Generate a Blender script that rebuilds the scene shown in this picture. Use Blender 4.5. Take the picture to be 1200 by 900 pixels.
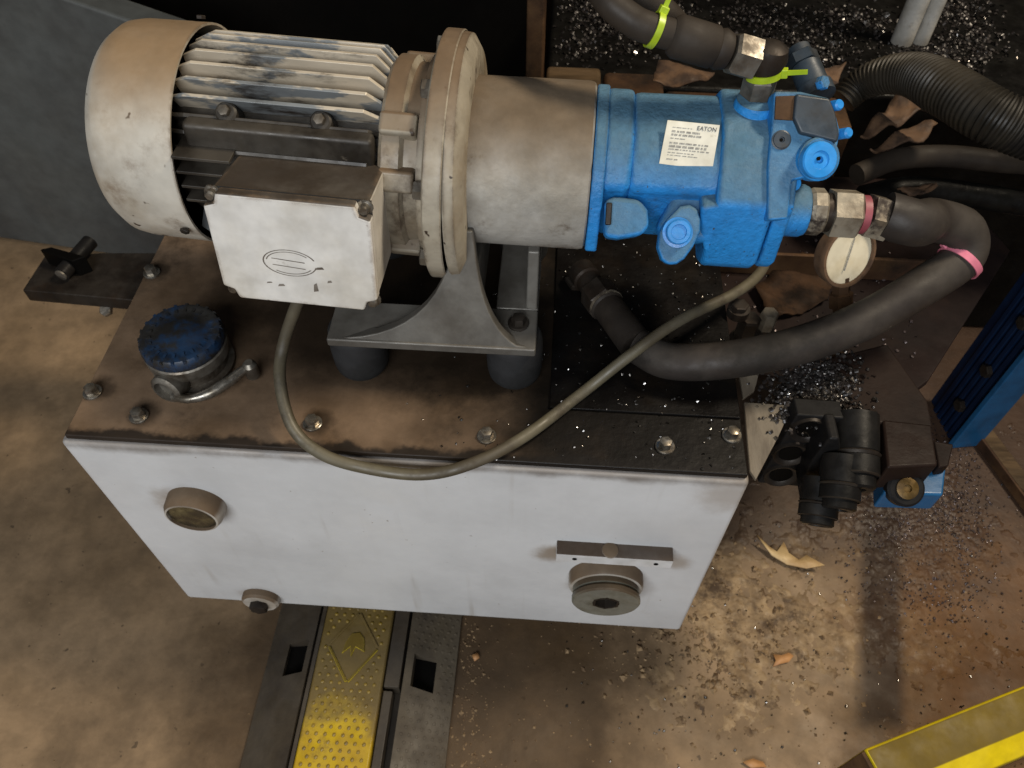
import bpy, bmesh, math, random
from mathutils import Vector, Matrix
random.seed(7)
PI = math.pi
V = Vector
for o in list(bpy.data.objects):
    bpy.data.objects.remove(o)
scene = bpy.context.scene
C = scene.collection

# ------------------------------------------------------------------ camera
CAM = V((0.4545, -0.3827, 1.1008))
FPX = 917.25
wv = V((-0.9122, -0.0326, 0.0617))
ROT = Matrix.Rotation(wv.length, 3, wv.normalized())        # columns: right, forward, up
cd = bpy.data.cameras.new('camera')
cam = bpy.data.objects.new('camera', cd)
C.objects.link(cam)
rt, fw, up = ROT.col[0], ROT.col[1], ROT.col[2]
M = Matrix((rt, up, -fw)).transposed().to_4x4()
M.translation = CAM
cam.matrix_world = M
cd.sensor_width = 36
cd.lens = 36 * FPX / 1200
cd.clip_start, cd.clip_end = 0.02, 60
cd.dof.use_dof = True
cd.dof.focus_distance = 0.62
cd.dof.aperture_fstop = 14.0
scene.camera = cam

# ------------------------------------------------------------------ light
w = bpy.data.worlds.new('World')
scene.world = w
w.use_nodes = True
w.node_tree.nodes['Background'].inputs[0].default_value = (0.95, 0.97, 1.0, 1)
w.node_tree.nodes['Background'].inputs[1].default_value = 0.04

def area(name, loc, target, size, energy, col, spread=180):
    d = bpy.data.lights.new(name, 'AREA')
    d.shape = 'RECTANGLE'
    d.size, d.size_y = size
    d.energy = energy
    d.color = col
    d.spread = math.radians(spread)
    o = bpy.data.objects.new(name, d)
    C.objects.link(o)
    o.location = loc
    o.rotation_euler = (V(target) - V(loc)).to_track_quat('-Z', 'Y').to_euler()
    return o
area('shop_lamp', (1.9, 0.5, 2.9), (0.8, 0.0, 0.1), (0.6, 0.3), 40, (1.0, 0.86, 0.66))
area('aisle_lamp', (0.0, -2.0, 1.95), (0.35, 0.1, 0.45), (2.0, 1.1), 35, (0.94, 0.97, 1.0))
scene.view_settings.view_transform = 'Standard'
scene.view_settings.look = 'None'
scene.view_settings.gamma = 1
scene.view_settings.exposure = 0.90
scene.view_settings.use_curve_mapping = False

# ------------------------------------------------------------------ pixels to positions
def ray(x, y):
    return ROT @ V(((x - 600) / FPX, 1, (450 - y) / FPX))
def P(x, y, ax, v):
    """point of the photo's pixel on the plane where world axis ax has value v"""
    d = ray(x, y)
    return CAM + d * ((v - CAM[ax]) / d[ax])

# ------------------------------------------------------------------ materials
def lin(c):
    return tuple(((v / 255 + .055) / 1.055) ** 2.4 if v / 255 > .04045 else v / 255 / 12.92 for v in c)
MATS = {}
def mat(name, base, col2=None, scale=8.0, lo=.4, hi=.65, rough=.55, metal=0.0, bump=.15, bscale=60.0,
        dirt=None, dscale=5.0, dlo=.5, dhi=.7, top=None, toplo=.35, tophi=.85, spec=.5, coat=0.0, mask=None, droll=None, detail=6, stretch=None, rvar=.15, speck=None, spk=.68, vamp=.12, edge=None, ew=.004, es=.8):
    m = bpy.data.materials.new(name)
    m.use_nodes = True
    nt = m.node_tree
    N, L = nt.nodes, nt.links
    b = N['Principled BSDF']
    b.inputs['Metallic'].default_value = metal
    b.inputs['Specular IOR Level'].default_value = spec
    b.inputs['Coat Weight'].default_value = coat
    b.inputs['Coat Roughness'].default_value = .15
    tc = N.new('ShaderNodeTexCoord')
    co = tc.outputs['Object']
    if stretch:
        mp = N.new('ShaderNodeMapping')
        mp.inputs['Scale'].default_value = stretch
        L.new(co, mp.inputs[0])
        co = mp.outputs[0]
    def noise(sc, det=detail, rg=.6, off=0):
        n = N.new('ShaderNodeTexNoise')
        n.inputs['Scale'].default_value = sc
        n.inputs['Detail'].default_value = det
        n.inputs['Roughness'].default_value = rg
        if off:
            mp = N.new('ShaderNodeMapping')
            mp.inputs['Location'].default_value = (off, off * .7, -off)
            L.new(co, mp.inputs[0])
            L.new(mp.outputs[0], n.inputs['Vector'])
        else:
            L.new(co, n.inputs['Vector'])
        return n.outputs['Fac']
    def mr(sock, lo, hi, a=0., c=1.):
        n = N.new('ShaderNodeMapRange')
        n.interpolation_type = 'SMOOTHSTEP'
        L.new(sock, n.inputs[0])
        for i, v in enumerate((lo, hi, a, c)):
            n.inputs[i + 1].default_value = v
        return n.outputs[0]
    def mix(f, a, c):
        n = N.new('ShaderNodeMix')
        n.data_type = 'RGBA'
        if isinstance(f, float): n.inputs[0].default_value = f
        else: L.new(f, n.inputs[0])
        for i, v in ((6, a), (7, c)):
            if isinstance(v, tuple): n.inputs[i].default_value = (*v, 1)
            else: L.new(v, n.inputs[i])
        return n.outputs[2]
    def math_(op, a, c):
        n = N.new('ShaderNodeMath'); n.operation = op; n.use_clamp = True
        for i, v in ((0, a), (1, c)):
            if isinstance(v, (int, float)): n.inputs[i].default_value = v
            else: L.new(v, n.inputs[i])
        return n.outputs[0]
    col = base
    if col2:
        col = mix(mr(noise(scale), lo, hi), base, col2)
    f3 = mr(noise(bscale * .6, 3, .6, 3.1), .25, .75, 1 - vamp, 1 + vamp)
    rsock = mr(noise(scale * 2.3, 4, .6, 7.7), .3, .7, max(.03, rough - rvar), min(1, rough + rvar))
    if dirt:
        dm = mr(noise(dscale, 12, .7, 11.3), dlo, dhi)
        col = mix(dm, col, dirt)
        rsock = math_('ADD', rsock, math_('MULTIPLY', dm, .2))
    if speck:
        col = mix(mr(noise(bscale * 1.4, 2, .5, 5.5), spk, spk + .05), col, speck)
    if top:
        g = N.new('ShaderNodeNewGeometry')
        s = N.new('ShaderNodeSeparateXYZ')
        L.new(g.outputs['Normal'], s.inputs[0])
        tm = mr(s.outputs[2], toplo, tophi)
        tm = math_('MULTIPLY', tm, mr(noise(14, 9, .7, 21.), .25, .6, .92, 1.0))
        col = mix(tm, col, top)
        rsock = math_('ADD', rsock, math_('MULTIPLY', tm, .25))
    if edge:
        bv = N.new('ShaderNodeBevel'); bv.samples = 4; bv.inputs[0].default_value = ew
        g2 = N.new('ShaderNodeNewGeometry')
        dt = N.new('ShaderNodeVectorMath'); dt.operation = 'DOT_PRODUCT'
        L.new(bv.outputs[0], dt.inputs[0]); L.new(g2.outputs['Normal'], dt.inputs[1])
        em_ = mr(dt.outputs['Value'], .995, .90)
        em_ = math_('MULTIPLY', em_, mr(noise(45, 6, .7, 17.), .38, .60))
        col = mix(math_('MULTIPLY', em_, es), col, edge)
    if mask:
        col, rsock = mask(N, L, co, col, rsock, mr, mix, noise, math_, tc)
    hsv = N.new('ShaderNodeHueSaturation')
    if isinstance(col, tuple): hsv.inputs['Color'].default_value = (*col, 1)
    else: L.new(col, hsv.inputs['Color'])
    L.new(f3, hsv.inputs['Value'])
    L.new(hsv.outputs[0], b.inputs['Base Color'])
    L.new(rsock, b.inputs['Roughness'])
    if bump:
        bp = N.new('ShaderNodeBump')
        bp.inputs['Strength'].default_value = bump
        bp.inputs['Distance'].default_value = .002
        ad = N.new('ShaderNodeMath'); ad.operation = 'ADD'
        L.new(noise(bscale, 5, .6), ad.inputs[0])
        L.new(noise(bscale * .18, 4, .6, 2.), ad.inputs[1])
        L.new(ad.outputs[0], bp.inputs['Height'])
        L.new(bp.outputs[0], b.inputs['Normal'])
    MATS[name] = m
    return m

BROWN = lin((78, 64, 50)); DKBROWN = lin((46, 36, 27)); BLACK = lin((22, 20, 18))
DUST = lin((98, 86, 70))
def tank_mask(N, L, co, col, r, mr, mix, noise, math_, tc):
    # grime: a band of oil run-off along the top rim of the tank, and smudges below the fittings
    s = N.new('ShaderNodeSeparateXYZ'); L.new(co, s.inputs[0])
    n = noise(22, 6, .65, 4.)
    z = math_('ADD', s.outputs[2], 0)
    zz = N.new('ShaderNodeMath'); zz.operation = 'MULTIPLY_ADD'
    L.new(n, zz.inputs[0]); zz.inputs[1].default_value = .022; L.new(s.outputs[2], zz.inputs[2])
    band = mr(zz.outputs[0], .471, .487, 0., .85)
    col = mix(math_('MULTIPLY', band, .85), col, lin((74, 59, 43)))
    mp = N.new('ShaderNodeMapping'); mp.inputs['Scale'].default_value = (60, 60, 3.5); L.new(co, mp.inputs[0])
    st = N.new('ShaderNodeTexNoise'); st.inputs['Scale'].default_value = 1.0; st.inputs['Detail'].default_value = 5; L.new(mp.outputs[0], st.inputs['Vector'])
    run = math_('MULTIPLY', mr(st.outputs['Fac'], .56, .78), mr(noise(6, 4, .6, 2.2), .45, .65))
    col = mix(math_('MULTIPLY', run, .38), col, lin((138, 126, 108)))
    sn = noise(26, 8, .68, 31.)
    for px_, pz_, rad_, am_ in ((.088, .368, .050, .75), (.476, .305, .030, .8), (.612, .300, .026, .6), (.545, .225, .062, .4), (.100, .125, .036, .6), (.640, .45, .05, .45)):
        dv = N.new('ShaderNodeVectorMath'); dv.operation = 'DISTANCE'
        L.new(co, dv.inputs[0]); dv.inputs[1].default_value = (px_, 0, pz_)
        qq = N.new('ShaderNodeMath'); qq.operation = 'MULTIPLY_ADD'
        L.new(sn, qq.inputs[0]); qq.inputs[1].default_value = rad_ * 1.1; L.new(dv.outputs['Value'], qq.inputs[2])
        col = mix(math_('MULTIPLY', mr(qq.outputs[0], rad_ * .75, rad_ * 1.5, 1., 0.), am_), col, lin((122, 104, 82)))
    sc = mr(noise(170, 2, .5, 8.), .70, .74)
    sc = math_('MULTIPLY', sc, mr(noise(8, 4, .6, 15.), .52, .62))
    col = mix(math_('MULTIPLY', sc, .7), col, lin((112, 98, 80)))
    return col, r
mat('tank_white', lin((196, 196, 196)), lin((182, 182, 182)), scale=5, lo=.35, hi=.7, rough=.5, bump=.06, bscale=120,
    dirt=lin((150, 143, 132)), dscale=9, dlo=.62, dhi=.85, mask=tank_mask, speck=lin((140, 132, 120)), spk=.76, vamp=.015, edge=lin((120, 100, 78)), ew=.006)
mat('boss_white', lin((173, 167, 158)), lin((149, 139, 126)), scale=20, rough=.5, top=lin((89, 72, 53)), toplo=.0, tophi=.35, bump=.15)
mat('bar_white', lin((196, 195, 194)), lin((180, 178, 174)), scale=20, rough=.5, top=lin((62, 48, 35)), toplo=.3, tophi=.6, bump=.1)
ZTOP = .4824
def lid_mask(N, L, co, col, r, mr, mix, noise, math_, tc):
    # wet oil stain over the pump end of the lid, edge broken up by noise
    s = N.new('ShaderNodeSeparateXYZ'); L.new(co, s.inputs[0])
    n = noise(7, 6, .6, 9.)
    q = N.new('ShaderNodeMath'); q.operation = 'MULTIPLY_ADD'
    L.new(n, q.inputs[0]); q.inputs[1].default_value = .30; L.new(s.outputs[0], q.inputs[2])
    oil = mr(q.outputs[0], .38, .66)
    dv = N.new('ShaderNodeVectorMath'); dv.operation = 'DISTANCE'
    mp_ = N.new('ShaderNodeMapping'); mp_.inputs['Scale'].default_value = (.75, 1.15, 0); L.new(co, mp_.inputs[0])
    L.new(mp_.outputs[0], dv.inputs[0]); dv.inputs[1].default_value = (.36 * .75, .24 * 1.15, 0)
    q3 = N.new('ShaderNodeMath'); q3.operation = 'MULTIPLY_ADD'
    L.new(noise(11, 8, .68, 3.), q3.inputs[0]); q3.inputs[1].default_value = .13; L.new(dv.outputs['Value'], q3.inputs[2])
    und = mr(q3.outputs[0], .215, .340, .9, 0.)  # oil round the mounts, with the shade under the motor painted in
    oil = math_('MAXIMUM', oil, und)
    bn = noise(60, 6, .65, 6.)
    for bx, by in ((.067, .030), (.236, .033), (.404, .030), (.572, .030), (.011, .055), (.011, .223)):
        d2 = N.new('ShaderNodeVectorMath'); d2.operation = 'DISTANCE'
        L.new(co, d2.inputs[0]); d2.inputs[1].default_value = (bx + .004, by + .004, ZTOP)
        q4 = N.new('ShaderNodeMath'); q4.operation = 'MULTIPLY_ADD'
        L.new(bn, q4.inputs[0]); q4.inputs[1].default_value = .016; L.new(d2.outputs['Value'], q4.inputs[2])
        oil = math_('MAXIMUM', oil, mr(q4.outputs[0], .015, .030, .7, 0.))
    n2 = noise(30, 5, .6, 1.)
    q2 = N.new('ShaderNodeMath'); q2.operation = 'MULTIPLY_ADD'
    L.new(n2, q2.inputs[0]); q2.inputs[1].default_value = -.03; L.new(s.outputs[1], q2.inputs[2])
    edge = mr(q2.outputs[0], -.006, .002, .9, 0.)
    col = mix(oil, col, lin((14, 11, 8)))
    col = mix(edge, col, lin((22, 19, 17)))
    rr = N.new('ShaderNodeMix'); L.new(oil, rr.inputs[0]); L.new(r, rr.inputs[2]); rr.inputs[3].default_value = .42
    return col, rr.outputs[0]
mat('lid_brown', lin((113, 93, 74)), lin((83, 66, 49)), scale=9, lo=.35, hi=.7, rough=.6, bump=.35, bscale=60,
    dirt=lin((61, 49, 37)), dscale=9, dlo=.5, dhi=.72, mask=lid_mask, spec=0.2)
mat('lid_oily', lin((12, 10, 9)), lin((25, 20, 15)), scale=12, lo=.5, hi=.75, rough=.42, bump=.5, bscale=70, dirt=lin((7, 6, 6)), dscale=9, spec=0.12)
mat('cream', lin((181, 175, 163)), lin((155, 144, 127)), scale=11, rough=.5, bump=.15, bscale=50, dirt=lin((103, 84, 64)), dscale=15,
    dlo=.54, dhi=.78, top=lin((121, 99, 72)), toplo=.5, tophi=1.0, speck=lin((64, 51, 39)), spk=.70, edge=lin((95, 76, 57)), ew=.004)
mat('cream_dirty', lin((152, 144, 128)), lin((123, 110, 91)), scale=16, lo=.35, hi=.68, rough=.55, bump=.25, bscale=70, dirt=lin((74, 61, 46)), dscale=20,
    dlo=.52, dhi=.72, top=lin((96, 77, 56)), toplo=.45, tophi=1.0, speck=lin((49, 38, 29)), spk=.69, edge=lin((64, 50, 37)), ew=.005)
mat('cream_box', lin((203, 199, 192)), lin((188, 182, 171)), scale=14, rough=.5, bump=.1, bscale=60, dirt=lin((115, 97, 76)), dscale=16,
    dlo=.66, dhi=.78, top=lin((44, 35, 25)), toplo=.35, tophi=.7, speck=lin((105, 92, 78)), spk=.73, edge=lin((107, 87, 65)), ew=.006, es=.9)
mat('fins', lin((114, 117, 118)), lin((177, 166, 148)), scale=15, lo=.46, hi=.50, rough=.42, metal=.15, bump=.12, bscale=70,
    dirt=lin((41, 32, 24)), dscale=16, dlo=.54, dhi=.68, stretch=(.5, 1.3, 1.3))
mat('fins_dark', lin((64, 59, 52)), lin((33, 28, 22)), scale=17, rough=.45, metal=.2, bump=.15, dirt=lin((119, 109, 94)), dscale=22, dlo=.62, dhi=.68)
mat('aluminium', lin((170, 167, 160)), lin((136, 130, 119)), scale=16, lo=.35, hi=.7, rough=.66, metal=.2, bump=.5, bscale=70,
    dirt=lin((85, 71, 54)), dscale=14, dlo=.52, dhi=.66, top=lin((97, 83, 66)), toplo=.25, tophi=.95)
mat('bracket_alu', lin((105, 102, 96)), lin((84, 80, 74)), scale=14, rough=.5, metal=.3, bump=.15, dirt=lin((77, 68, 56)), dscale=10, dlo=.55, dhi=.8)
mat('rubber_mount', lin((42, 42, 43)), lin((31, 31, 31)), scale=20, rough=.6, bump=.2, spec=0.25)
mat('blue', lin((35, 132, 204)), lin((34, 118, 184)), scale=14, rough=.5, bump=.65, bscale=240, dirt=lin((54, 64, 72)), dscale=13,
    dlo=.54, dhi=.8, top=lin((64, 97, 117)), toplo=.1, tophi=.9, speck=lin((58, 66, 74)), spk=.70, edge=lin((40, 48, 56)), ew=.004, es=.7)
mat('blue_bright', lin((40, 132, 204)), lin((36, 116, 182)), scale=20, rough=.4, bump=.2, bscale=160, dirt=lin((50, 66, 80)), dscale=30, dlo=.6, dhi=.8)
mat('blue_grimy', lin((42, 53, 63)), lin((31, 33, 35)), scale=22, rough=.5, bump=.2, dirt=lin((40, 35, 30)), dscale=18, dlo=.5, dhi=.7)
mat('rust_dark', lin((62, 44, 30)), lin((38, 27, 19)), scale=22, rough=.75, bump=.5, bscale=70, dirt=lin((24, 18, 14)), dscale=16, dlo=.45, dhi=.65, spec=.15)
mat('cap_blue', lin((26, 52, 80)), lin((22, 38, 60)), scale=16, rough=.42, bump=.2, dirt=lin((29, 27, 24)), dscale=24, dlo=.38, dhi=.54)
mat('hose', lin((42, 37, 34)), lin((57, 52, 47)), scale=10, rough=.55, bump=.2, bscale=90, dirt=lin((26, 23, 20)), dscale=8, speck=lin((75, 70, 63)), spk=.75, spec=0.25)
mat('hose_brown', lin((48, 42, 36)), lin((35, 30, 26)), scale=12, rough=.6, bump=.2, spec=0.2)
mat('conduit', lin((50, 45, 37)), lin((31, 28, 23)), scale=9, rough=.45, bump=.15, dirt=lin((21, 18, 15)), dscale=7, spec=0.25)
mat('cable', lin((85, 79, 63)), lin((67, 60, 47)), scale=14, rough=.55, bump=.1, dirt=lin((53, 45, 33)), dscale=12)
mat('steel', lin((124, 119, 110)), lin((90, 82, 72)), scale=40, rough=.5, metal=.75, bump=.25, dirt=lin((53, 42, 30)), dscale=30, dlo=.5, dhi=.7)
mat('bolt_steel', lin((141, 136, 127)), lin((105, 97, 85)), scale=60, rough=.32, metal=.8, bump=.1, dirt=lin((65, 53, 40)), dscale=70, dlo=.5, dhi=.7)
mat('steel_dark', lin((50, 45, 40)), lin((35, 30, 26)), scale=26, rough=.45, metal=.4, bump=.2, dirt=lin((43, 33, 25)), dscale=16, spec=0.3)
mat('fit_dust', lin((132, 124, 109)), lin((97, 87, 73)), scale=40, rough=.5, metal=.3, bump=.3, dirt=lin((45, 36, 30)), dscale=30, dlo=.5, dhi=.62)
mat('plug_grey', lin((123, 121, 110)), lin((104, 101, 88)), scale=30, rough=.45, metal=.3, bump=.1, dirt=lin((63, 55, 44)), dscale=26, dlo=.6, dhi=.75, top=lin((75, 61, 44)), toplo=.1, tophi=.6)
mat('red', lin((130, 62, 70)), rough=.5)
mat('black_cast', lin((23, 22, 22)), lin((16, 15, 15)), scale=16, rough=.5, bump=.3, dirt=lin((35, 30, 25)), dscale=12, dlo=.55, dhi=.8, spec=0.15)
mat('black_coil', lin((18, 17, 16)), lin((28, 26, 24)), scale=20, rough=.4, bump=.2, spec=0.2)
mat('oily_brown', lin((33, 24, 20)), lin((23, 17, 15)), scale=10, rough=.5, bump=.3, dirt=lin((16, 13, 11)), dscale=7, spec=0.1)
mat('rust', lin((85, 62, 40)), lin((57, 38, 25)), scale=14, lo=.35, hi=.65, rough=.7, bump=.5, bscale=60, dirt=lin((30, 22, 16)), dscale=9, dlo=.45, dhi=.7, spec=0.2)
mat('maroon', lin((35, 26, 24)), lin((25, 19, 18)), scale=6, rough=.5, bump=.25, dirt=lin((38, 26, 19)), dscale=8, spec=0.1)
mat('tan_plate', lin((99, 90, 77)), lin((77, 68, 57)), scale=20, rough=.55, bump=.2, stretch=(3, .7, 1))
mat('card', lin((92, 68, 47)), lin((53, 36, 24)), scale=34, rough=.8, bump=.4, dirt=lin((48, 35, 25)), dscale=16)
mat('wood', lin((85, 68, 48)), lin((60, 47, 31)), scale=10, rough=.7, bump=.4, stretch=(.6, 3, 3), dirt=lin((35, 26, 19)), dscale=8, dlo=.5, dhi=.7, spec=0.2)
mat('oil_black', lin((13, 12, 11)), lin((21, 20, 18)), scale=22, rough=.45, bump=.8, bscale=45, dirt=lin((30, 26, 23)), dscale=16, dlo=.58, dhi=.78, spec=0.12)
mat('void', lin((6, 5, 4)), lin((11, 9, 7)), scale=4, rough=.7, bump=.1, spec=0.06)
mat('panel_grey', lin((82, 84, 82)), lin((70, 71, 70)), scale=5, rough=.5, bump=.06, dirt=lin((96, 94, 88)), dscale=6, dlo=.6, dhi=.85, spec=0.35)
mat('blue_post', lin((22, 76, 116)), lin((18, 64, 98)), scale=14, rough=.45, bump=.15, dirt=lin((22, 26, 32)), dscale=11, dlo=.52, dhi=.75)
mat('blue_dark', lin((11, 28, 53)), lin((10, 21, 42)), scale=10, rough=.5, bump=.15, dirt=lin((28, 25, 23)), dscale=8, dlo=.5, dhi=.75, spec=0.2)
mat('yellow_beam', lin((205, 181, 17)), lin((186, 161, 21)), scale=12, rough=.45, bump=.12, dirt=lin((108, 94, 26)), dscale=11, dlo=.6, dhi=.8,
    top=lin((94, 75, 4)), toplo=.80, tophi=.97, edge=lin((99, 86, 26)), ew=.004)
def ywear(N, L, co, col, r, mr, mix, noise, math_, tc):
    s = N.new('ShaderNodeSeparateXYZ'); L.new(co, s.inputs[0])
    n = noise(16, 6, .6, 9.)
    q = N.new('ShaderNodeMath'); q.operation = 'MULTIPLY_ADD'
    L.new(n, q.inputs[0]); q.inputs[1].default_value = .16; L.new(s.outputs[1], q.inputs[2])
    a = mr(q.outputs[0], .035, .085)
    return mix(math_('MULTIPLY', a, .95), col, lin((92, 76, 42))), r
mat('yellow_cover', lin((166, 139, 15)), lin((151, 122, 19)), scale=20, rough=.5, bump=.3, bscale=80, dirt=lin((109, 86, 26)), dscale=26,
    dlo=.56, dhi=.72, mask=ywear)
mat('yellow_stud', lin((126, 103, 34)), lin((98, 80, 36)), scale=30, rough=.5, bump=.1)
mat('ramp', lin((80, 71, 57)), lin((62, 54, 43)), scale=12, rough=.65, bump=.3, bscale=90, dirt=lin((48, 39, 29)), dscale=8)
mat('ramp_dark', lin((60, 52, 41)), lin((48, 41, 33)), scale=12, rough=.6, bump=.3, bscale=90)
mat('label', lin((205, 201, 186)), lin((186, 181, 163)), scale=30, rough=.45, bump=.05, dirt=lin((159, 150, 126)), dscale=40, dlo=.6, dhi=.7)
mat('print', lin((58, 58, 58)), lin((110, 110, 106)), scale=300, lo=.45, hi=.6, rough=.6, bump=0)
mat('print_grey', lin((148, 146, 138)), lin((120, 118, 112)), scale=700, lo=.45, hi=.55, rough=.6, bump=0)
mat('scratch', lin((120, 112, 102)), lin((80, 70, 60)), scale=90, rough=.6, bump=0)
mat('zip_green', lin((162, 184, 33)), lin((145, 167, 33)), scale=30, rough=.4, bump=0)
mat('zip_pink', lin((199, 114, 133)), lin((176, 98, 116)), scale=30, rough=.4, bump=0)
mat('olive_glass', lin((74, 66, 42)), lin((36, 32, 22)), scale=45, lo=.4, hi=.6, rough=.3, bump=.05, coat=.3, dirt=lin((104, 92, 62)), dscale=30, dlo=.55, dhi=.7)
mat('gauge_face', lin((199, 190, 167)), lin((182, 171, 145)), scale=30, rough=.4, bump=0)
mat('brass', lin((104, 82, 44)), lin((66, 52, 32)), scale=50, rough=.4, metal=.6, bump=.2)
mat('chip', lin((150, 148, 146)), lin((80, 76, 72)), scale=200, lo=.4, hi=.5, rough=.22, metal=.9, bump=0)
mat('chip_dark', lin((85, 75, 75)), lin((50, 42, 42)), scale=120, rough=.3, metal=.5, bump=0)
mat('chip_black', lin((45, 40, 38)), lin((26, 23, 22)), scale=120, rough=.38, metal=.3, bump=0)
mat('grit', lin((134, 112, 84)), lin((88, 70, 51)), scale=90, lo=.4, hi=.6, rough=.8, bump=.3, spec=.2, dirt=lin((150, 130, 102)), dscale=60, dlo=.6, dhi=.7)
mat('leaf', lin((167, 122, 77)), lin((145, 100, 60)), scale=30, rough=.6, bump=.2)
mat('sliver', lin((183, 158, 115)), lin((157, 127, 86)), scale=30, rough=.6, bump=.2)
def floor_mask(N, L, co, col, r, mr, mix, noise, math_, tc):
    s = N.new('ShaderNodeSeparateXYZ'); L.new(co, s.inputs[0])
    n = noise(9, 6, .62, 5.)
    def soft(sock, amp):
        q = N.new('ShaderNodeMath'); q.operation = 'MULTIPLY_ADD'
        L.new(n, q.inputs[0]); q.inputs[1].default_value = amp; L.new(sock, q.inputs[2])
        return q.outputs[0]
    # soft-edged cast shadow, painted as a dark band running forward from the manifold
    sh = N.new('ShaderNodeMath'); sh.operation = 'MULTIPLY_ADD'
    L.new(s.outputs[1], sh.inputs[0]); sh.inputs[1].default_value = -.215; L.new(s.outputs[0], sh.inputs[2])
    nx = soft(sh.outputs[0], .012)
    band = math_('MULTIPLY', mr(nx, .905, .932), mr(nx, .968, .992, 1., 0.))
    band = math_('MULTIPLY', band, mr(soft(s.outputs[1], .03), -.075, -.045))
    # rusty, oil-soaked concrete on the pump side
    rust = mr(soft(s.outputs[0], .35), 1.0, 1.25)
    col = mix(math_('MULTIPLY', rust, .8), col, lin((88, 58, 31)))
    wet = math_('MULTIPLY', mr(soft(s.outputs[1], .30), .24, .40), mr(soft(s.outputs[0], .1), .74, .80))
    col = mix(math_('MULTIPLY', wet, .85), col, lin((52, 40, 34)))
    # the tank's shadow on the floor, painted as a darker patch with noisy edges
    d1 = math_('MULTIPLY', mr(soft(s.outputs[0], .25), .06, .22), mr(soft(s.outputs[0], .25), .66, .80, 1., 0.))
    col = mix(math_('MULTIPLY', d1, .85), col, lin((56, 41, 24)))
    col = mix(math_('MULTIPLY', band, .85), col, lin((40, 29, 22)))
    rr = N.new('ShaderNodeMix'); L.new(wet, rr.inputs[0]); L.new(r, rr.inputs[2]); rr.inputs[3].default_value = .45
    return col, rr.outputs[0]
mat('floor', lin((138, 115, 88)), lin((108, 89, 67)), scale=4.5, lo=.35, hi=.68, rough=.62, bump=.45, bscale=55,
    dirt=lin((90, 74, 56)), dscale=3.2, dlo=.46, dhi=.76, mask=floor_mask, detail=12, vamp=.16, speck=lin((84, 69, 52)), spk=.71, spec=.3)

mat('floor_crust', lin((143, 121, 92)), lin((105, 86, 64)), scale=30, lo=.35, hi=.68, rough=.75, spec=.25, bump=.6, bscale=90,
    dirt=lin((72, 58, 45)), dscale=26, dlo=.48, dhi=.68, mask=floor_mask, detail=9, rvar=.35)
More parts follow.
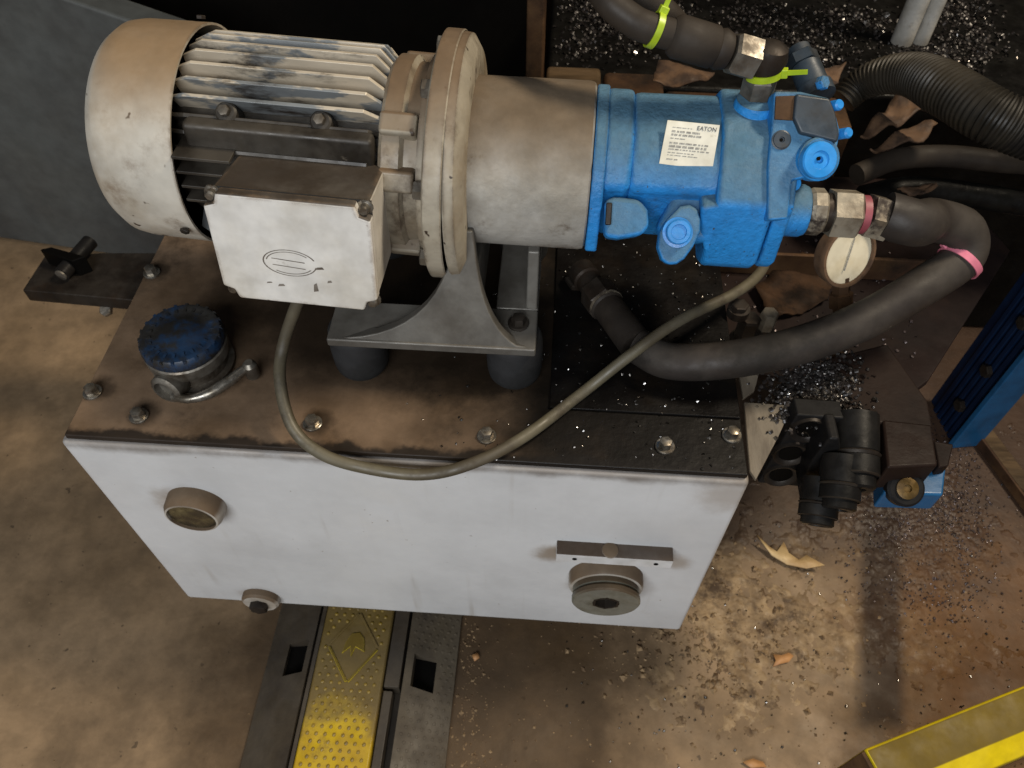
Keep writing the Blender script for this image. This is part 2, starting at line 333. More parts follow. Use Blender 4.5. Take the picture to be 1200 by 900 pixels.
# ------------------------------------------------------------------ mesh helpers
class MB:
    def __init__(s): s.bm = bmesh.new()
    def faces(s, vs, fs):
        b = [s.bm.verts.new(v) for v in vs]
        for f in fs:
            try: s.bm.faces.new([b[i] for i in f])
            except ValueError: pass
        return s
    def box(s, a, b):
        (x0, y0, z0), (x1, y1, z1) = a, b
        vs = [(x, y, z) for z in (z0, z1) for y in (y0, y1) for x in (x0, x1)]
        return s.faces(vs, [(0, 2, 3, 1), (4, 5, 7, 6), (0, 1, 5, 4), (2, 6, 7, 3), (0, 4, 6, 2), (1, 3, 7, 5)])
    def prism(s, poly, ext):
        n = len(poly); ext = V(ext)
        vs = [V(p) for p in poly] + [V(p) + ext for p in poly]
        return s.faces(vs, [tuple(range(n))[::-1], tuple(range(n, 2 * n))] + [(i, (i + 1) % n, n + (i + 1) % n, n + i) for i in range(n)])
    def lathe(s, o, d, prof, seg=32, cap=True, ref=None):
        """prof: list of (distance along d, radius)"""
        o, d = V(o), V(d).normalized()
        a = V(ref) if ref else (V((0, 0, 1)) if abs(d.z) < .9 else V((1, 0, 0)))
        u = (a - d * a.dot(d)).normalized(); v = d.cross(u)
        vs, fs = [], []
        for t, r in prof:
            for k in range(seg):
                an = 2 * PI * k / seg
                vs.append(o + d * t + (u * math.cos(an) + v * math.sin(an)) * r)
        m = len(prof)
        for i in range(m - 1):
            for k in range(seg):
                k2 = (k + 1) % seg
                fs.append((i * seg + k, i * seg + k2, (i + 1) * seg + k2, (i + 1) * seg + k))
        if cap:
            if prof[0][1] > 1e-6: fs.append(tuple(range(seg))[::-1])
            if prof[-1][1] > 1e-6: fs.append(tuple(range((m - 1) * seg, m * seg)))
        return s.faces(vs, fs)
    def cyl(s, a, b, r, seg=24, r2=None):
        a, b = V(a), V(b)
        return s.lathe(a, b - a, [(0, r), ((b - a).length, r if r2 is None else r2)], seg)
    def hexa(s, o, d, r, h, ch=.12):
        return s.lathe(o, d, [(0, r), (h * (1 - ch), r), (h, r * .86)], 6)
    def tube(s, pts, r, seg=16, rad=None):
        pts = [V(p) for p in pts]; n = len(pts)
        vs, fs = [], []
        t0 = (pts[1] - pts[0]).normalized()
        a = V((0, 0, 1)) if abs(t0.z) < .9 else V((1, 0, 0))
        u = (a - t0 * a.dot(t0)).normalized()
        for i, p in enumerate(pts):
            t = (pts[min(i + 1, n - 1)] - pts[max(i - 1, 0)]).normalized()
            u = (u - t * u.dot(t)).normalized(); v = t.cross(u)
            rr = rad(i) if rad else r
            for k in range(seg):
                an = 2 * PI * k / seg
                vs.append(p + (u * math.cos(an) + v * math.sin(an)) * rr)
        for i in range(n - 1):
            for k in range(seg):
                k2 = (k + 1) % seg
                fs.append((i * seg + k, i * seg + k2, (i + 1) * seg + k2, (i + 1) * seg + k))
        fs += [tuple(range(seg))[::-1], tuple(range((n - 1) * seg, n * seg))]
        return s.faces(vs, fs)
    def build(s, name, m, parent=None, bevel=0, smooth=35, origin=None, seg=2):
        me = bpy.data.meshes.new(name)
        bmesh.ops.recalc_face_normals(s.bm, faces=s.bm.faces)
        o = bpy.data.objects.new(name, me)
        C.objects.link(o)
        org = V((0, 0, 0))
        if parent is not None:
            o.parent = parent
            org = ORG[parent.name]
        elif origin is not None:
            org = V(origin); o.location = org
        ORG[o.name] = org
        bmesh.ops.translate(s.bm, verts=s.bm.verts, vec=-org)
        s.bm.to_mesh(me); s.bm.free()
        me.materials.append(MATS[m])
        if smooth:
            me.shade_smooth()
            me.set_sharp_from_angle(angle=math.radians(smooth))
        if bevel:
            md = o.modifiers.new('bevel', 'BEVEL')
            md.width = bevel; md.segments = seg; md.limit_method = 'ANGLE'; md.angle_limit = math.radians(40)
            md.harden_normals = True
        return o
ORG = {}
def thing(name, label, cat, loc, group=None):
    o = bpy.data.objects.new(name, None); C.objects.link(o)
    o.empty_display_size = .02
    o.location = loc; ORG[o.name] = V(loc)
    return tag(o, label, cat, group)
def tag(o, label, cat, group=None, kind=None):
    o['label'] = label
    if cat: o['category'] = cat
    if group: o['group'] = group
    if kind: o['kind'] = kind
    return o
def struct(o, label=None):
    o['kind'] = 'structure'
    if label: o['label'] = label
    return o
def spline(pts, n=8):
    pts = [V(p) for p in pts]
    q = [pts[0] * 2 - pts[1]] + pts + [pts[-1] * 2 - pts[-2]]
    out = []
    for i in range(1, len(q) - 2):
        a, b, c, d = q[i - 1:i + 3]
        for k in range(n):
            t = k / n
            out.append(.5 * ((2 * b) + (c - a) * t + (2 * a - 5 * b + 4 * c - d) * t * t + (3 * b - a - 3 * c + d) * t ** 3))
    return out + [pts[-1]]
def resample(pts, step):
    L = [0]
    for a, b in zip(pts, pts[1:]): L.append(L[-1] + (b - a).length)
    n = int(L[-1] / step); out = []; j = 0
    for i in range(n + 1):
        s = min(i * step, L[-1])
        while j < len(L) - 2 and L[j + 1] < s: j += 1
        f = (s - L[j]) / max(1e-9, L[j + 1] - L[j])
        out.append(pts[j].lerp(pts[j + 1], f))
    return out
def letters(body, size, o, ux, uy, m, parent, name='lettering', depth=.0003, align='CENTER'):
    cu = bpy.data.curves.new(name, 'FONT'); cu.body = body; cu.size = size; cu.align_x = align; cu.align_y = 'CENTER'
    cu.extrude = depth; cu.resolution_u = 3
    tmp = bpy.data.objects.new('tmp', cu); C.objects.link(tmp)
    dg = bpy.context.evaluated_depsgraph_get()
    me = bpy.data.meshes.new_from_object(tmp.evaluated_get(dg))
    bpy.data.objects.remove(tmp)
    ux, uy = V(ux).normalized(), V(uy).normalized(); uz = ux.cross(uy)
    org = ORG[parent.name]
    for v in me.vertices:
        v.co = V(o) + ux * v.co.x + uy * v.co.y + uz * v.co.z - org
    me.name = name; me.materials.clear(); me.materials.append(MATS[m])
    ob = bpy.data.objects.new(name, me); C.objects.link(ob); ob.parent = parent; ORG[ob.name] = org
    return ob

# ------------------------------------------------------------------ setting
ZT = .4824                     # top of the lid
Y0, Z0 = .197, ZT + .189       # shaft axis
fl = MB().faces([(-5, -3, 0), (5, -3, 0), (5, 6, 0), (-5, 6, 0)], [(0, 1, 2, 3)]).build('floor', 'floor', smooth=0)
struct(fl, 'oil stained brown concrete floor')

# grey machine panel behind the motor's fan end
pa, pb = P(0, 281, 2, 0), P(130, 300, 2, 0)
dx = (pb - pa).normalized()
A = pa - dx * 1.2; B = pa + dx * .60
nrm = V((dx.y, -dx.x, 0))
t = MB()
t.prism([A + V((0, 0, .004)), B + V((0, 0, .004)), B + V((0, 0, .490)), A + V((0, 0, .95))], -nrm * .05)
pan = t.build('sheet_metal_partition', 'panel_grey', bevel=.006, origin=A.lerp(B, .5))
tag(pan, 'plain dark grey sheet metal partition standing on the floor behind the motor', 'partition')

# dark cabinet further back, black to stand in for the dark behind the motor
cb = MB().box((-.55, .98, 0), (.40, 1.7, 1.5)).build('dark_backdrop', 'void', bevel=.01, origin=(-.1, 1.3, 0))
tag(cb, 'plain black cabinet in the dark behind the motor', 'backdrop')
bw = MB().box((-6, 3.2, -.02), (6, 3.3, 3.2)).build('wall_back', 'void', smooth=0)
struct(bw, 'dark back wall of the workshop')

# machine bed behind the pump
bed = thing('machine_bed', 'black oily machine bed behind the pump, strewn with metal shavings', 'machine bed', (1.1, .95, 0))
MB().box((.435, .66, 0), (2.2, 1.9, .470)).build('bed_top', 'oil_black', bed, bevel=.008)
MB().box((.435, .56, .30), (.512, .655, .50)).build('ledge', 'wood', bed, bevel=.006)
MB().box((.516, .57, .30), (.60, .655, .495)).build('ledge', 'rust', bed, bevel=.008)
MB().box((.605, .575, .28), (.86, .655, .47)).build('ledge', 'rust', bed, bevel=.008)
po = MB().box((.408, .60, 0), (.431, .68, 1.3)).build('machine_post', 'rust', bevel=.003, origin=(.42, .63, 0))
tag(po, 'narrow rusty brown upright post beside the machine bed', 'post')

# ------------------------------------------------------------------ tank
X1 = .65
tank = thing('oil_tank', 'white painted rectangular steel oil tank with brown dirty bolted lid', 'oil tank', (0, 0, 0))
D = .446
MB().box((-.003, 0, .10), (X1, D, ZT - .007)).build('body', 'tank_white', tank, bevel=.005, seg=3)
for x, y in ((.03, .08), (.62, .08), (.03, .38), (.62, .38)):
    MB().box((x - .02, y - .02, 0), (x + .02, y + .02, .10)).build('foot', 'steel_dark', tank, bevel=.003)
lid = MB().box((.003, .004, ZT - .0068), (X1 - .003, D + .005, ZT)).build('lid', 'lid_brown', tank, bevel=.0015)
def bolt(o, d, r, h, parent, m='bolt_steel', washer=True, name='bolt'):
    b = MB()
    o, d = V(o), V(d).normalized()
    if washer:
        b.lathe(o, d, [(0, r * 1.45), (.0018, r * 1.45), (.0022, r * 1.35)], 20)
    b.lathe(o + d * .002, d, [(0, r), (h * .75, r), (h * .92, r * .9), (h, r * .55)], 6, ref=(.3, .8, .45))
    return b.build(name, m, parent, smooth=25)
for x, y in ((.067, .030), (.236, .033), (.404, .030), (.572, .030), (.636, .047), (.011, .055), (.011, .223), (.011, .39), (.067, .42), (.236, .42), (.572, .42)):
    bolt((x, y, ZT), (0, 0, 1), .0064, .008, lid)
# thin drip plate lying over the pump end of the lid
MB().box((.462, .066, ZT + .0002), (.646, .44, ZT + .0035)).build('drip_plate', 'lid_oily', lid, bevel=.001)

# fittings of the front wall: each a boss welded on
def boss(px, py, out, r, name, label=None):
    c = P(px, py, 1, -out); c.y = 0
    return c
c = boss(224, 609, .021, .027, 's')
sp = MB().lathe(c + V((0, .002, 0)), (0, -1, 0), [(0, .0305), (.016, .0300), (.020, .0280), (.022, .0272), (.0225, .0252), (.018, .0248)], 40, cap=False).build('sight_port', 'boss_white', tank)
MB().lathe(c, (0, -1, 0), [(0, .0250), (.0175, .0250), (.0185, .021)], 40).build('sight_glass', 'olive_glass', sp)
c = boss(710, 707, .033, .04, 'p')
pl = MB().lathe(c + V((0, .002, 0)), (0, -1, 0), [(0, .0425), (.015, .0425), (.018, .0405), (.0185, .036)], 44).build('drain_boss', 'boss_white', tank)
q = MB()
q.lathe(c, (0, -1, 0), [(.0165, .0375), (.0225, .0375), (.0230, .0345), (.026, .0345), (.0265, .0385), (.0310, .0385), (.0330, .0365), (.0331, .015)], 44, cap=False)
pg = q.build('plug', 'plug_grey', pl)
MB().lathe(c, (0, -1, 0), [(.0332, .0165), (.0333, .0135), (.024, .0135), (.024, .0)], 6, cap=False).build('hex_socket', 'steel_dark', pg, smooth=20)
c = boss(304, 709, .012, .02, 'd')
dp = MB().lathe(c + V((0, .002, 0)), (0, -1, 0), [(0, .024), (.010, .024), (.013, .021)], 32).build('drain_boss', 'boss_white', tank)
MB().hexa(c + V((0, -.011, 0)), (0, -1, 0), .012, .009).build('plug', 'steel_dark', dp, smooth=25)
# level-gauge bar: dusty top, white front with two holes
b0, b1 = P(652, 650, 1, -.016), P(788, 662, 1, -.016)
zc = (b0.z + b1.z) / 2
gb = MB().box((b0.x, -.016, zc - .013), (b1.x, .001, zc + .005)).build('gauge_bar', 'bar_white', tank, bevel=.001)
for fx in (.16, .86):
    xx = b0.x + (b1.x - b0.x) * fx
    MB().lathe((xx, -.0155, zc - .004), (0, -1, 0), [(0, .0026), (.0009, .0026), (.0010, .0022)], 16).build('screw_hole', 'void', gb)
MB().lathe((b0.x + (b1.x - b0.x) * .46, -.008, zc + .0045), (0, 0, 1), [(0, .009), (.002, .0085), (.0032, .005), (.0036, 0)], 24).build('paint_lump', 'boss_white', gb)

# ------------------------------------------------------------------ breather / filler cap
fc = V((.101, .097, ZT))
fcap = thing('filler_cap', 'blue ribbed breather cap on metal filler neck with clamp lever', 'filler cap', fc)
MB().lathe(fc, (0, 0, 1), [(0, .040), (.005, .040), (.006, .034), (.020, .034), (.022, .0400), (.034, .0405), (.0355, .039), (.036, .036)], 48).build('neck', 'steel', fcap)
k = MB().lathe(fc, (0, 0, 1), [(.0362, .0395), (.0385, .0405), (.0455, .0400), (.049, .0375), (.050, .034), (.0490, .031), (.0490, .020), (.0500, .018), (.0500, .0)], 60)
cap = k.build('cap', 'cap_blue', fcap)
for i in range(22):
    a = 2 * PI * i / 22
    e = V((math.cos(a), math.sin(a), 0)); s_ = V((-e.y, e.x, 0)) * .0014
    p0 = fc + e * .027 + V((0, 0, .0500)); p1 = fc + e * .0372 + V((0, 0, .0493)); p2 = fc + e * .0407 + V((0, 0, .040))
    MB().faces([p0 - s_, p0 + s_, p1 + s_ + e * .002, p1 - s_ + e * .002, p2 + s_, p2 - s_, fc + e * .036 + V((0, 0, .040)) - s_, fc + e * .036 + V((0, 0, .040)) + s_],
               [(0, 1, 2, 3), (3, 2, 4, 5), (0, 3, 5, 6), (1, 7, 4, 2), (5, 4, 7, 6), (0, 6, 7, 1)]).build('rib', 'cap_blue', cap, smooth=0)
d = V((-.25, -1, .12)).normalized()
pt = MB().lathe(fc + V((-.006, -.03, .014)), d, [(0, .016), (.016, .016), (.018, .0135), (.0185, .011), (.012, .0105), (.012, 0)], 28).build('side_port', 'steel', fcap)
lv = spline([fc + V(v) for v in ((-.004, -.046, .008), (.012, -.050, .010), (.030, -.044, .012), (.046, -.030, .014), (.058, -.016, .016), (.066, -.012, .016))], 6)
MB().tube(lv, .005, 12, rad=lambda i: .0052 - .0008 * math.sin(i * .3)).build('lever', 'bolt_steel', fcap)
MB().lathe(fc + V((.064, -.012, .004)), (0, 0, 1), [(0, .007), (.016, .007), (.02, .004)], 16).build('lever_pivot', 'steel', fcap)

# ------------------------------------------------------------------ motor
XF = .353
YAW = math.radians(-1.6)
def unit(name, label, cat):
    o = thing(name, label, cat, (.385, Y0, Z0))
    o.rotation_euler.z = YAW
    return o
ax = V((0, Y0, Z0))
def axp(x): return V((x, Y0, Z0))
def rad(th, r, x):            # th measured from the front (-y) upward
    return V((x, Y0 - r * math.cos(th), Z0 + r * math.sin(th)))
mot = unit('electric_motor', 'cream electric motor with finned grey body and square terminal box', 'electric motor')
mot.rotation_euler = (0, math.radians(2.0), math.radians(-2.0))
cv = MB().lathe(axp(0), (1, 0, 0), [(.070, 0.0), (.070, .058), (.072, .072), (.078, .084), (.087, .0905), (.098, .0925), (.150, .0935), (.152, .0935), (.152, .0915), (.12, .0905)], 64, cap=False).build('fan_cover', 'cream', mot, smooth=50)
MB().lathe(axp(0), (1, 0, 0), [(.118, .0), (.118, .0908)], 48, cap=False).build('fan_guard', 'void', mot)
for th in (-20, 118):
    p = rad(math.radians(th), .0935, .143)
    bolt(p, p - axp(.143), .004, .003, cv, 'steel_dark', False, 'screw')
MB().lathe(axp(0), (1, 0, 0), [(.135, .060), (.150, .068), (.318, .068), (.318, .05)], 64, cap=False).build('stator_body', 'fins_dark', mot)
for i in range(30):
    thd = 56 + 9.6 * i
    if thd > 325: break
    th = math.radians(thd)
    hw = .0016
    u = rad(th, 1, 0) - axp(0); t_ = V((0, -u.z, u.y))
    ro = .0885
    prof = [(.146, .066), (.318, .066), (.318, .072), (.302, ro), (.158, ro), (.146, ro - .006)]
    poly = [axp(x) + u * r - t_ * hw for x, r in prof]
    MB().prism(poly, t_ * 2 * hw).build('cooling_fin', 'fins', mot, bevel=.0006, smooth=0)
# terminal-box pad with bolts
pad = MB()
pad.prism([V((x, Y0 - .058, Z0 + z)) for x, z in ((.160, -.055), (.312, -.055), (.312, .062), (.160, .062))], (0, -.014, 0))
pdo = pad.build('box_pad', 'fins_dark', mot, bevel=.004)
for thd in (46.4, 37.5, 29):
    th = math.radians(thd)
    u = rad(th, 1, 0) - axp(0); t_ = V((0, -u.z, u.y))
    poly = [axp(x) + u * r - t_ * .0017 for x, r in ((.146, .066), (.318, .066), (.318, .070), (.306, .084), (.158, .084), (.146, .080))]
    MB().prism(poly, t_ * .0034).build('cooling_fin', 'fins_dark', mot, bevel=.0006, smooth=0)
for x in (.192, .268):
    p = rad(math.radians(49), .066, x); d = rad(math.radians(52), 1, 0) - axp(0)
    bb = MB().lathe(p, d, [(0, .010), (.018, .0088), (.0195, .0072)], 20).build('bolt_boss', 'fins_dark', mot)
    bolt(p + d * .0185, d, .0048, .004, bb, 'steel', False)
for zz in (-.002, .012, .026, .040):
    MB().box((.153, Y0 - .088, Z0 + zz), (.200, Y0 - .05, Z0 + zz + .0028)).build('cooling_fin', 'fins_dark', mot, bevel=.0006, smooth=0)
# end shield and flange
MB().lathe(axp(0), (1, 0, 0), [(.314, .06), (.314, .080), (.317, .083), (.331, .083), (.334, .078), (.353, .076)], 64, cap=False).build('end_shield', 'cream_dirty', mot, smooth=40)
for th in (-38, 22, 52, 140):
    u = rad(math.radians(th), 1, 0) - axp(0); t_ = V((0, -u.z, u.y)) * .011
    MB().prism([axp(.3145) + u * .066 - t_, axp(.3145) + u * .066 + t_, axp(.3145) + u * .0885 + t_ * .8, axp(.3145) + u * .0885 - t_ * .8], (.030, 0, 0)).build('shield_lug', 'cream_dirty', mot, bevel=.003)
MB().lathe(axp(0), (1, 0, 0), [(.3455, .05), (.3455, .085), (.352, .0865), (.3535, .1035), (.355, .106), (.3685, .106), (.3695, .105)], 72, cap=False).build('mounting_flange', 'cream_dirty', mot, smooth=40)
for th in (20, 70, 120, -30):
    p = rad(math.radians(th), .092, .3535)
    MB().hexa(p, (-1, 0, 0), .008, .008).build('flange_bolt', 'steel', mot, smooth=25)

# terminal box, leaning back a touch with the motor's turn
TB = V((.2610, .05, .6780)); TL = math.radians(8.3)
nb = V((0, -math.cos(TL), math.sin(TL))); ub = V((0, math.sin(TL), math.cos(TL)))
def tb(x, z, n): return TB + V((x, 0, 0)) + ub * z + nb * n
HW, HH = .0632, .0488
def ring(hw, hh, n): return [tb(-hw, -hh, n), tb(hw, -hh, n), tb(hw, hh, n), tb(-hw, hh, n)]
t = MB()
r0, r1 = ring(HW - .003, HH - .003, -.012), ring(HW - .004, HH - .006, -.075)
t.faces(r0 + r1, [(0, 1, 2, 3), (7, 6, 5, 4)] + [(i, i + 4, (i + 1) % 4 + 4, (i + 1) % 4) for i in range(4)])
box = t.build('terminal_box', 'cream_box', mot, bevel=.003)
# cover plate with notched corners for its screws
nt_ = .0115
pts = []
for sx, sz in ((-1, -1), (1, -1), (1, 1), (-1, 1)):
    e = [(sx * (HW - nt_), sz * HH), (sx * (HW - nt_ * .75), sz * (HH - nt_ * .75)), (sx * HW, sz * (HH - nt_))]
    pts += e if (sx, sz) in ((1, 1), (-1, -1)) and False else (e[::-1] if (sx, sz) in ((-1, -1), (1, 1)) else e)
cover = MB().prism([tb(x, z, -.010) for x, z in pts], nb * .010).build('cover', 'cream_box', box, bevel=.002)
MB().prism(ring(HW - .001, HH - .001, -.0118), nb * .0016).build('gasket', 'rubber_mount', box)
for sx in (-1, 1):
    for sz in (-1, 1):
        p = tb(sx * (HW - .0055), sz * (HH - .0055), -.010)
        MB().lathe(p, nb, [(0, .0062), (.0015, .0062), (.002, .0042), (.006, .0042), (.0075, .003)], 14).build('cover_screw', 'bolt_steel', cover, smooth=30)
# worn oval emblem scratched into the cover
em = MB()
def oval(rx, rz, wd, a0, a1, n=30):
    for i in range(n):
        t0, t1 = [math.radians(a0 + (a1 - a0) * (i + k) / n) for k in (0, 1)]
        q = [tb(-.004 + math.cos(t) * r_ * rx, -.008 + math.sin(t) * r_ * rz, .0003) for t, r_ in ((t0, 1), (t1, 1), (t1, 1 - wd), (t0, 1 - wd))]
        em.faces(q, [(0, 1, 2, 3)])
oval(.0215, .0125, .05, 20, 350); oval(.019, .0105, .05, 40, 170); oval(.019, .0105, .06, 230, 330)
for z in (-.003, .003):
    q = [(-.014, z), (.012, z - .002), (.012, z - .0012), (-.014, z + .0007)]
    em.faces([tb(-.004 + x, -.008 + zz, .0003) for x, zz in q], [(0, 1, 2, 3)])
for x, z, w_, h_ in ((-.026, -.030, .005, .002), (-.017, -.032, .006, .003), (.012, -.034, .004, .009), (.024, -.024, .004, .003), (.016, -.012, .007, .003)):
    em.faces([tb(x, z, .0003), tb(x + w_, z + .001, .0003), tb(x + w_ * .8, z + h_, .0003), tb(x + w_ * .2, z + h_ * .8, .0003)], [(0, 1, 2, 3)])
em.build('emblem', 'scratch', cover, smooth=0)
MB().lathe(tb(-.012, -HH + .001, -.045), -ub, [(0, .011), (.012, .011), (.013, .008), (.018, .0075)], 20).build('cable_gland', 'rubber_mount', box)

# ------------------------------------------------------------------ coupling housing
hs = unit('coupling_housing', 'dirty bare aluminium cylinder joining motor flange to blue pump', 'coupling housing')
MB().lathe(axp(0), (1, 0, 0), [(.370, .09), (.370, .1035), (.372, .105), (.379, .104), (.385, .094), (.3855, .071)], 72, cap=False).build('flange', 'cream_dirty', hs, smooth=40)
MB().lathe(axp(0), (1, 0, 0), [(.384, .072), (.388, .0715), (.480, .0715), (.484, .0705), (.4855, .068), (.4855, .02)], 72, cap=False).build('barrel', 'aluminium', hs, smooth=40)

# ------------------------------------------------------------------ foot bracket on rubber mounts
fb = thing('foot_bracket', 'grey cast aluminium foot bracket with curved gusset under the coupling housing', 'bracket', (.348, .19, ZT))
zb = ZT + .056
def arc(p, c_, q, n=10):
    out = []
    for i in range(n + 1):
        t = i / n
        out.append(tuple((1 - t) ** 2 * a + 2 * t * (1 - t) * b + t * t * d_ for a, b, d_ in zip(p, c_, q)))
    return out
# base: two long feet and cross ties
MB().box((.250, .084, zb), (.446, .135, zb + .010)).build('base_plate', 'bracket_alu', fb, bevel=.002)
MB().box((.250, .262, zb), (.446, .312, zb + .010)).build('base_plate', 'bracket_alu', fb, bevel=.002)
MB().box((.405, .1351, zb), (.446, .2619, zb + .010)).build('base_tie', 'bracket_alu', fb, bevel=.002)
lean = math.radians(17)
def gs(x, h, n=0): return V((x, .0842 + h * math.sin(lean) + n * math.cos(lean), zb + .002 + h * math.cos(lean) - n * math.sin(lean)))
outl = [(.252, .0), (.252, .008)] + arc((.268, .009), (.352, .018), (.371, .106)) + [(.372, .122), (.388, .122)] + arc((.390, .106), (.396, .030), (.428, .010)) + [(.444, .008), (.444, .0)]
MB().prism([gs(x, h) for x, h in outl], gs(0, 0, .013) - gs(0, 0, 0)).build('gusset', 'bracket_alu', fb, bevel=.0015, smooth=30)
# rib running back from the gusset, and the rear gusset
MB().prism([V((.382, .10, zb + .009)), V((.382, .115, zb + .080)), V((.382, .16, zb + .066)), V((.382, .235, zb + .066)), V((.382, .29, zb + .080)), V((.382, .30, zb + .009))], (.010, 0, 0)).build('rib', 'bracket_alu', fb, bevel=.002)
MB().prism([V((.434, .135, zb + .009)), V((.434, .150, zb + .071)), V((.434, .24, zb + .071)), V((.434, .262, zb + .009))], (.011, 0, 0)).build('rib', 'bracket_alu', fb, bevel=.002)
for x, y in ((.428, .116), (.428, .285)):
    bolt((x, y, zb + .010), (0, 0, 1), .007, .008, fb, 'steel_dark')
for x, y, s in ((.270, .112, 'front mount beside the cable'), (.425, .112, 'x'), (.270, .288, 'x'), (.425, .288, 'x')):
    o = MB().lathe((x, y, ZT), (0, 0, 1), [(0, .0245), (.003, .0262), (.010, .0272), (.028, .0278), (.046, .0272), (.053, .0262), (.0558, .0245)], 36).build('rubber_mount', 'rubber_mount', origin=(x, y, ZT))
    lab = {(.270, .112): 'round grey rubber mount under the foot bracket below the terminal box', (.425, .112): 'round grey rubber mount under the bolted foot of the bracket below the coupling housing'}.get((x, y), 'round grey rubber mount at the far edge of the foot bracket, ' + ('motor' if x < .3 else 'pump') + ' side')
    tag(o, lab, 'rubber mount', 'rubber mounts under the foot bracket')

# ------------------------------------------------------------------ pump
pu = unit('hydraulic_pump', 'bright blue cast hydraulic pump with white rating label', 'pump')
NW = V((0, -.72, .69)).normalized(); UV = V((0, .69, .72)).normalized()
def S(px, py, wd):
    d = ray(px, py); o = axp(0) + NW * wd
    return CAM + d * ((o - CAM).dot(NW) / d.dot(NW))
FULL = [(-.070, .026), (-.034, .062), (-.012, .066), (.025, .066), (.066, .028), (.066, -.03), (.035, -.06), (-.045, -.057), (-.062, -.046), (-.070, -.034)]
def sect(x0, x1, k, poly, name, m='blue', bev=.004, k2=None):
    k2 = k2 or k
    n = len(poly)
    vs = [V((x0, Y0 + y * k, Z0 + z * k)) for y, z in poly] + [V((x1, Y0 + y * k2, Z0 + z * k2)) for y, z in poly]
    b = MB().faces(vs, [tuple(range(n))[::-1], tuple(range(n, 2 * n))] + [(i, (i + 1) % n, n + (i + 1) % n, n + i) for i in range(n)])
    return b.build(name, m, pu, bevel=bev, seg=3)
FLG = [(-.066, .018), (-.056, .043), (-.034, .061), (-.01, .067), (.025, .066), (.066, .028), (.066, -.03), (.035, -.06), (-.040, -.056), (-.064, -.040)]
NECK = [(-.052, .010), (-.062, .026), (-.052, .044), (-.032, .060), (-.01, .066), (.025, .065), (.062, .028), (.062, -.03), (.035, -.055), (-.03, -.05), (-.046, -.03)]
sect(.4862, .4965, 1.0, FLG, 'front_flange', bev=.002)
sect(.494, .518, .985, NECK, 'collar', bev=.006)
body = sect(.516, .594, .955, NECK, 'barrel', bev=.007, k2=.965)
blk = sect(.586, .633, 1.03, FULL, 'rear_block', bev=.005)
endp = sect(.6342, .6475, 1.0, FULL, 'end_plate', bev=.003)
# boss beside the flange with its dark bolt
bs = MB().prism([S(x, y, .058) for x, y in ((711, 232), (722, 227), (752, 230), (762, 242), (764, 262), (756, 272), (728, 277), (712, 275))], NW * -.030).build('bolt_boss', 'blue', pu, bevel=.005, seg=3)
MB().prism([S(x, y, .0575) for x, y in ((713, 235), (720, 235), (719, 261), (712, 261))], NW * .004).build('bolt', 'steel_dark', bs, bevel=.001)
# webs falling from the barrel to the lug
MB().prism([S(x, y, .046) for x, y in ((800, 205), (846, 218), (846, 276), (800, 284), (770, 268))], NW * -.028).build('web', 'blue', pu, bevel=.008, seg=3)
# lobed lug with its plug
lg = MB().prism([S(x, y, .062) for x, y in ((800, 237), (811, 235), (820, 240), (824, 252), (824, 266), (816, 284), (806, 299), (797, 305), (787, 306), (779, 300), (774, 286), (776, 268), (784, 254))], NW * -.014).build('drain_lug', 'blue', pu, bevel=.003, seg=3)
c = S(797, 268, .062)
MB().lathe(c, NW, [(-.002, .0125), (.001, .0122), (.0012, .0098), (.008, .0098), (.0088, .009), (.0088, .0062), (.0074, .0058), (.0074, 0)], 32).build('plug', 'blue_bright', lg)
MB().prism([P(x, y, 1, Y0 - .0715) for x, y in ((824, 238), (850, 234), (888, 236), (880, 292), (872, 299), (838, 297), (826, 288), (822, 262))], (0, .05, 0)).build('lower_pad', 'blue', pu, bevel=.004, seg=3)
# outlet boss on top
op = V((.6125, Y0 + .000, Z0 + .062))
MB().lathe(op, (0, 0, 1), [(0, .0175), (.008, .0170), (.0125, .0160), (.013, .0125)], 32).build('outlet_boss', 'blue', pu)
# compensator block on the rear end
def pr(poly, w0, w1, name, parent, m='blue', bev=.002):
    return MB().prism([S(x, y, w1) for x, y in poly], NW * (w0 - w1)).build(name, m, parent, bevel=bev, seg=3)
cmp_ = pr([(907, 101), (938, 101), (971, 108), (978, 124), (984, 146), (982, 160), (976, 190), (950, 200), (930, 205), (925, 250), (902, 252), (901, 190), (905, 138)], .020, .0745, 'compensator', pu)
pr([(932, 103), (972, 108), (979, 125), (984, 150), (982, 160), (938, 150), (930, 132)], .073, .0800, 'raised_pad', cmp_, 'blue_grimy', .0025)
def disc(px, py, w0, prof, name, parent, m, seg=32, n=NW):
    return MB().lathe(S(px, py, w0), n, prof, seg).build(name, m, parent)
tilt = (NW + V((.16, 0, -.1))).normalized()
disc(955, 180, .070, [(-.004, .0165), (.007, .0165), (.008, .0152)], 'plug_seat', cmp_, 'blue', n=tilt)
bp = disc(957, 181, .0785, [(0, .0138), (.006, .0138), (.0072, .0128), (.0072, .0070), (.0060, .0064), (.0060, .0028), (.003, .0022), (.003, 0)], 'large_plug', cmp_, 'blue_bright', 40, tilt)
MB().lathe(S(959.5, 179, .0852), tilt, [(-.0008, .0014), (.0012, .0014), (.0013, 0)], 12).build('socket', 'void', bp)
sp = disc(916, 158, .0745, [(-.002, .0075), (.0002, .0075), (.0006, .0064), (.0018, .0062), (.002, .0022), (.0006, .002), (.0006, 0)], 'small_plug', cmp_, 'blue_grimy', 28)
MB().lathe(S(916, 158, .0752), NW, [(-.0005, .0013), (.0006, .0013), (.0007, 0)], 10).build('socket', 'void', sp)
